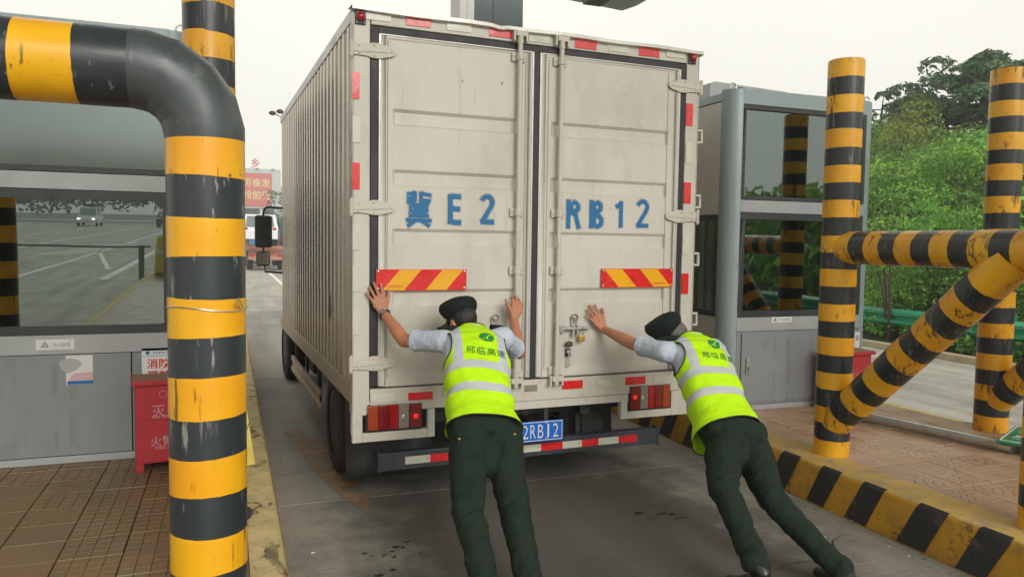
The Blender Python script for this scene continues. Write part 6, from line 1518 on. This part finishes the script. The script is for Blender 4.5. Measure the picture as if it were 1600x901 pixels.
    for (H_, K_, A_2) in leg:
        d1 = K_-H_; d2 = A_2-K_; bb_ = fr.b
        chain(b, [H_+bb_*.01, H_+d1*.25+bb_*.012, H_+d1*.6, K_, K_+d2*.3, K_+d2*.65, K_+d2*.97], [.103, .101, P.get('thigh', .087), .073, .069, .063, .064], 18)
        b.ball(H_+bb_*.035-fr.s*-.0, .102, 16, 10)
    (Ha, Ka, _), (Hb, Kb, _) = leg; cq = P.get('crotch', .14); b.ball((Ha+(Ka-Ha).normalized()*.09).lerp(Hb+(Kb-Hb).normalized()*.09, .5)+fr.b*.01, .085, 16, 10); b.ball((Ha+(Ka-Ha).normalized()*cq).lerp(Hb+(Kb-Hb).normalized()*cq, .5)+fr.b*.005, .074, 16, 10)
    knees = [l_[1] for l_ in leg]; axes = [((l_[1]-l_[0]).normalized(), l_) for l_ in leg]
    def td(c):
        k_ = max(math.exp(-((c-K_).length/.10)**2) for K_ in knees); kk = max(math.exp(-((c-(l_[1].lerp(l_[2], .95))).length/.14)**2) for l_ in leg); seat = math.exp(-((c-(hips-fr.s*.08)).length/.16)**2)
        l_ = min(leg, key=lambda q: min((c-q[0].lerp(q[2], .5)).length, (c-q[1]).length)); ax = (l_[2]-l_[0]).normalized(); a = c.dot(ax); rad = c-ax*a
        w1 = noise.noise(Vector((rad.x*7, rad.y*7, a*22+rad.x*18+seed))); w2 = noise.noise(Vector((rad.x*14, rad.y*14, a*16+seed*2))); w3 = noise.noise(Vector((rad.x*26, rad.z*20, a*9+seed)))
        rg = (1-2*abs(noise.noise(Vector((rad.x*9+a*7, rad.z*9-a*4, a*13+seed*3)))))**3; rg2 = (1-2*abs(noise.noise(Vector((rad.x*15-a*11, rad.y*15, a*21+seed)))))**3
        return rg*(.0028+.003*k_+.003*kk)+rg2*(.0015+.002*k_)+w1*(.009*k_+.011*kk+.004*seat+.0015)+w2*.008+w3*.0045
    tr = remesh(b, 'trousers', TROU, root, .0065, 4, td)
    bpy.context.view_layer.update(); tb = BVHTree.FromPolygons([tuple(v.co) for v in tr.data.vertices], [tuple(p_.vertices) for p_ in tr.data.polygons])
    for (px, py) in P['buttons']:
        d = ray(px, py).normalized(); h = tb.ray_cast(CP, d)
        if h[0] is not None:
            MB().ball(h[0]-d*.001, .0075, 12, 7).build('pocket_button', BRASS, tr)
            l2 = []; 
            for q in np.linspace(-.06, .06, 9):
                h2 = tb.ray_cast(h[0]-d*.2+fr.l*q+fr.s*.018, d)
                if h2[0] is not None: l2.append(h2[0]-d*.0015)
            if len(l2) > 3: MB().tube(l2, .0022, 5).build('pocket_seam', CAPM, tr)
    for s_, (H_, K_, A_2) in zip((-1, 1), leg):     # outer side seams
        for (p_, q_) in ((H_, K_), (K_, A_2)):
            l2 = []
            for u in np.linspace(.05 if p_ is H_ else 0, 1 if p_ is H_ else .9, 14):
                c_ = p_.lerp(q_, u); h = tb.ray_cast(c_+fr.l*s_*.3+fr.b*.02, -fr.l*s_)
                if h[0] is not None and (h[0]-c_).length < .2: l2.append(h[0]+fr.l*s_*.0004)
            if len(l2) > 4: MB().tube(l2, .0018, 5).build('side_seam', CAPM, tr)
    # --- shoes
    for (H_, K_, A_2), (toe, lift) in zip(leg, P['toes']):
        b = MB(); dirf = Vector((toe.x, toe.y, 0)).normalized(); toe_p = A_2+dirf*.17; toe_p.z = .028; heel = A_2-dirf*.045; heel.z = max(.035, A_2.z-.062)
        ball_ = toe_p-dirf*.07; ball_.z = .034
        chain(b, [heel, heel.lerp(ball_, .5)+Vector((0, 0, .012)), ball_, toe_p], [.036, .037, .042, .028]); chain(b, [heel+Vector((0, 0, .03)), A_2+Vector((0, 0, .01))], [.037, .044])
        remesh(b, 'shoe', SHOE, root, .006, 3)
    if P.get('watch'):
        Wc = P['WL']; ax = (P['WL']-P['EL']).normalized(); c0 = Wc-ax*.012; a = ax.orthogonal().normalized(); c_ = ax.cross(a)
        w_ = MB().tube([c0+a*.031*cos(t)+c_*.031*sin(t) for t in np.linspace(0, 2*pi, 24)], .0065, 7).build('watch', mat('watch_strap', (.05, .045, .045), .4, .3), root)
        to = (CP-c0); to = (to-ax*to.dot(ax)).normalized(); f0 = c0+to*.031; MB().cyl(f0, f0+to*.008, .017, seg=20).build('watch_case', STEEL, w_); MB().cyl(f0+to*.008, f0+to*.0085, .013, seg=20).build('watch_face', mat('watch_face', (.2, .2, .19), .2), w_)
    settle(root); return root

Z3 = Vector((0, 0, 1))
N1 = ony(738, 519, 4.19); Hm1 = ptd(752, 657, N1, .625); hc1 = ptd(757, 686, Hm1, .10)
lat1 = (ony(790, 531, 4.17)-ony(686, 533, 4.16)).normalized()
SL1 = ony(691, 533, 4.16); SR1 = ony(787, 529, 4.17)
HL1 = hc1-lat1*.088-Z3*.015; HR1 = hc1+lat1*.092-Z3*.015
KL1 = ptd(731, 797, HL1, .44); AL1 = ptd(764, 935, KL1, .43); KR1 = ptd(806, 808, HR1, .44); AR1 = ptd(832, 955, KR1, .43)
AR1.z = max(AR1.z, .085)
WL1 = rearp(600, 489, -.040); WR1 = rearp(803, 499, -.115)
p1 = person(dict(label='man in green vest pushing the left rear door with both arms spread', seed=1.3, ground=(AR1.x, AR1.y, 0), neck=N1, hem=Hm1, SL=SL1, SR=SR1,
    head=ony(722, 503, 4.30), up=Vector((-.12, .42, .9)), face=Vector((-.25, .80, -.5)), capc=ony(719, 494, 4.325), capup=Vector((-.16, .30, .93)), hair=HAIR,
    WL=WL1, WR=WR1, hL=Vector((-.3, -.1, -1)), hR=Vector((.30, -.2, -1)),
    handL=(rearp(579, 440, -.010)-rearp(600, 489, -.030), fyv, Vector((1, 0, .1)), (2, 2, 2), 1.0, 1.1, .1),
    handR=(rearp(812, 462, -.095)-rearp(803, 499, -.11), fyv, Vector((-1, 0, .2)), (24, 42, 30), .35, 1.05, .35),
    hips=hc1, legs=[(HL1, KL1, AL1), (HR1, KR1, AR1)], toes=[(Vector((.0, 1, 0)), 0), (Vector((.1, 1, 0)), 0)], buttons=[(717.5, 685.5), (804, 678)], watch=True, tx=.028, tt=.365, trot=radians(-1)))
N2 = ony(1079, 531, 4.09); Hm2 = ptd(1131, 658, N2, .625); hc2 = ptd(1149, 686, Hm2, .10)
SL2 = ony(1037, 549, 4.05); SR2 = SL2+Vector((.98, .02, .0)).normalized()*.37
lat2 = (SR2-SL2).normalized()
HL2 = hc2-lat2*.085-Z3*.015; HR2 = hc2+lat2*.085-Z3*.01
KF = ptd(1131, 764, HL2, .43); AF = ptd(1182, 880, KF, .42); KB = ptd(1205, 778, HR2, .45); AB = ptd(1318, 912, KB, .46); AB.z = max(.09, AB.z)
WL2 = rearp(943, 514, -.038); WR2 = rearp(1062, 566, -.06)
def sag2(x, th, t):
    k_ = min(1.1, (.25-t)/.25); return Vector((0, 0, -1))*(.05*k_*k_*max(0, -sin(th)))+Vector((0, 0, -1))*.02*k_*k_*max(0, -x/.17)
p2 = person(dict(label='man in green vest leaning on one outstretched arm against the right rear door', seed=5.1, ground=(AB.x, AB.y, 0), neck=N2, hem=Hm2, SL=SL2, SR=SR2,
    head=ony(1050, 526, 4.22), up=Vector((-.30, .25, .9)), face=Vector((-.45, .75, -.5)), capc=ony(1043, 518, 4.235), capup=Vector((-.50, .22, .84)), hair=HAIRG,
    WL=WL2, WR=WR2, hL=Vector((-.1, -.1, -1)), hR=Vector((.6, -.2, -.9)), ua=.30, fa=.27,
    handL=(rearp(922, 483, -.010)-rearp(943, 514, -.030), fyv, Vector((1, 0, .4)), (2, 2, 2), .8, 1.08, .1),
    handR=(Vector((.0, .3, 1)), fyv, Vector((-1, 0, .1)), (5, 5, 5), .8, 1.05, .1),
    hips=hc2, legs=[(HL2, KF, AF), (HR2, KB, AB)], toes=[(Vector((-.1, 1, 0)), 0), (Vector((.0, 1, 0)), 0)], buttons=[], crotch=.14, thigh=.094, tx=.040, tt=.375, trot=radians(-2), sag=sag2))
print('ANKLES', AL1, AR1, AF, AB)
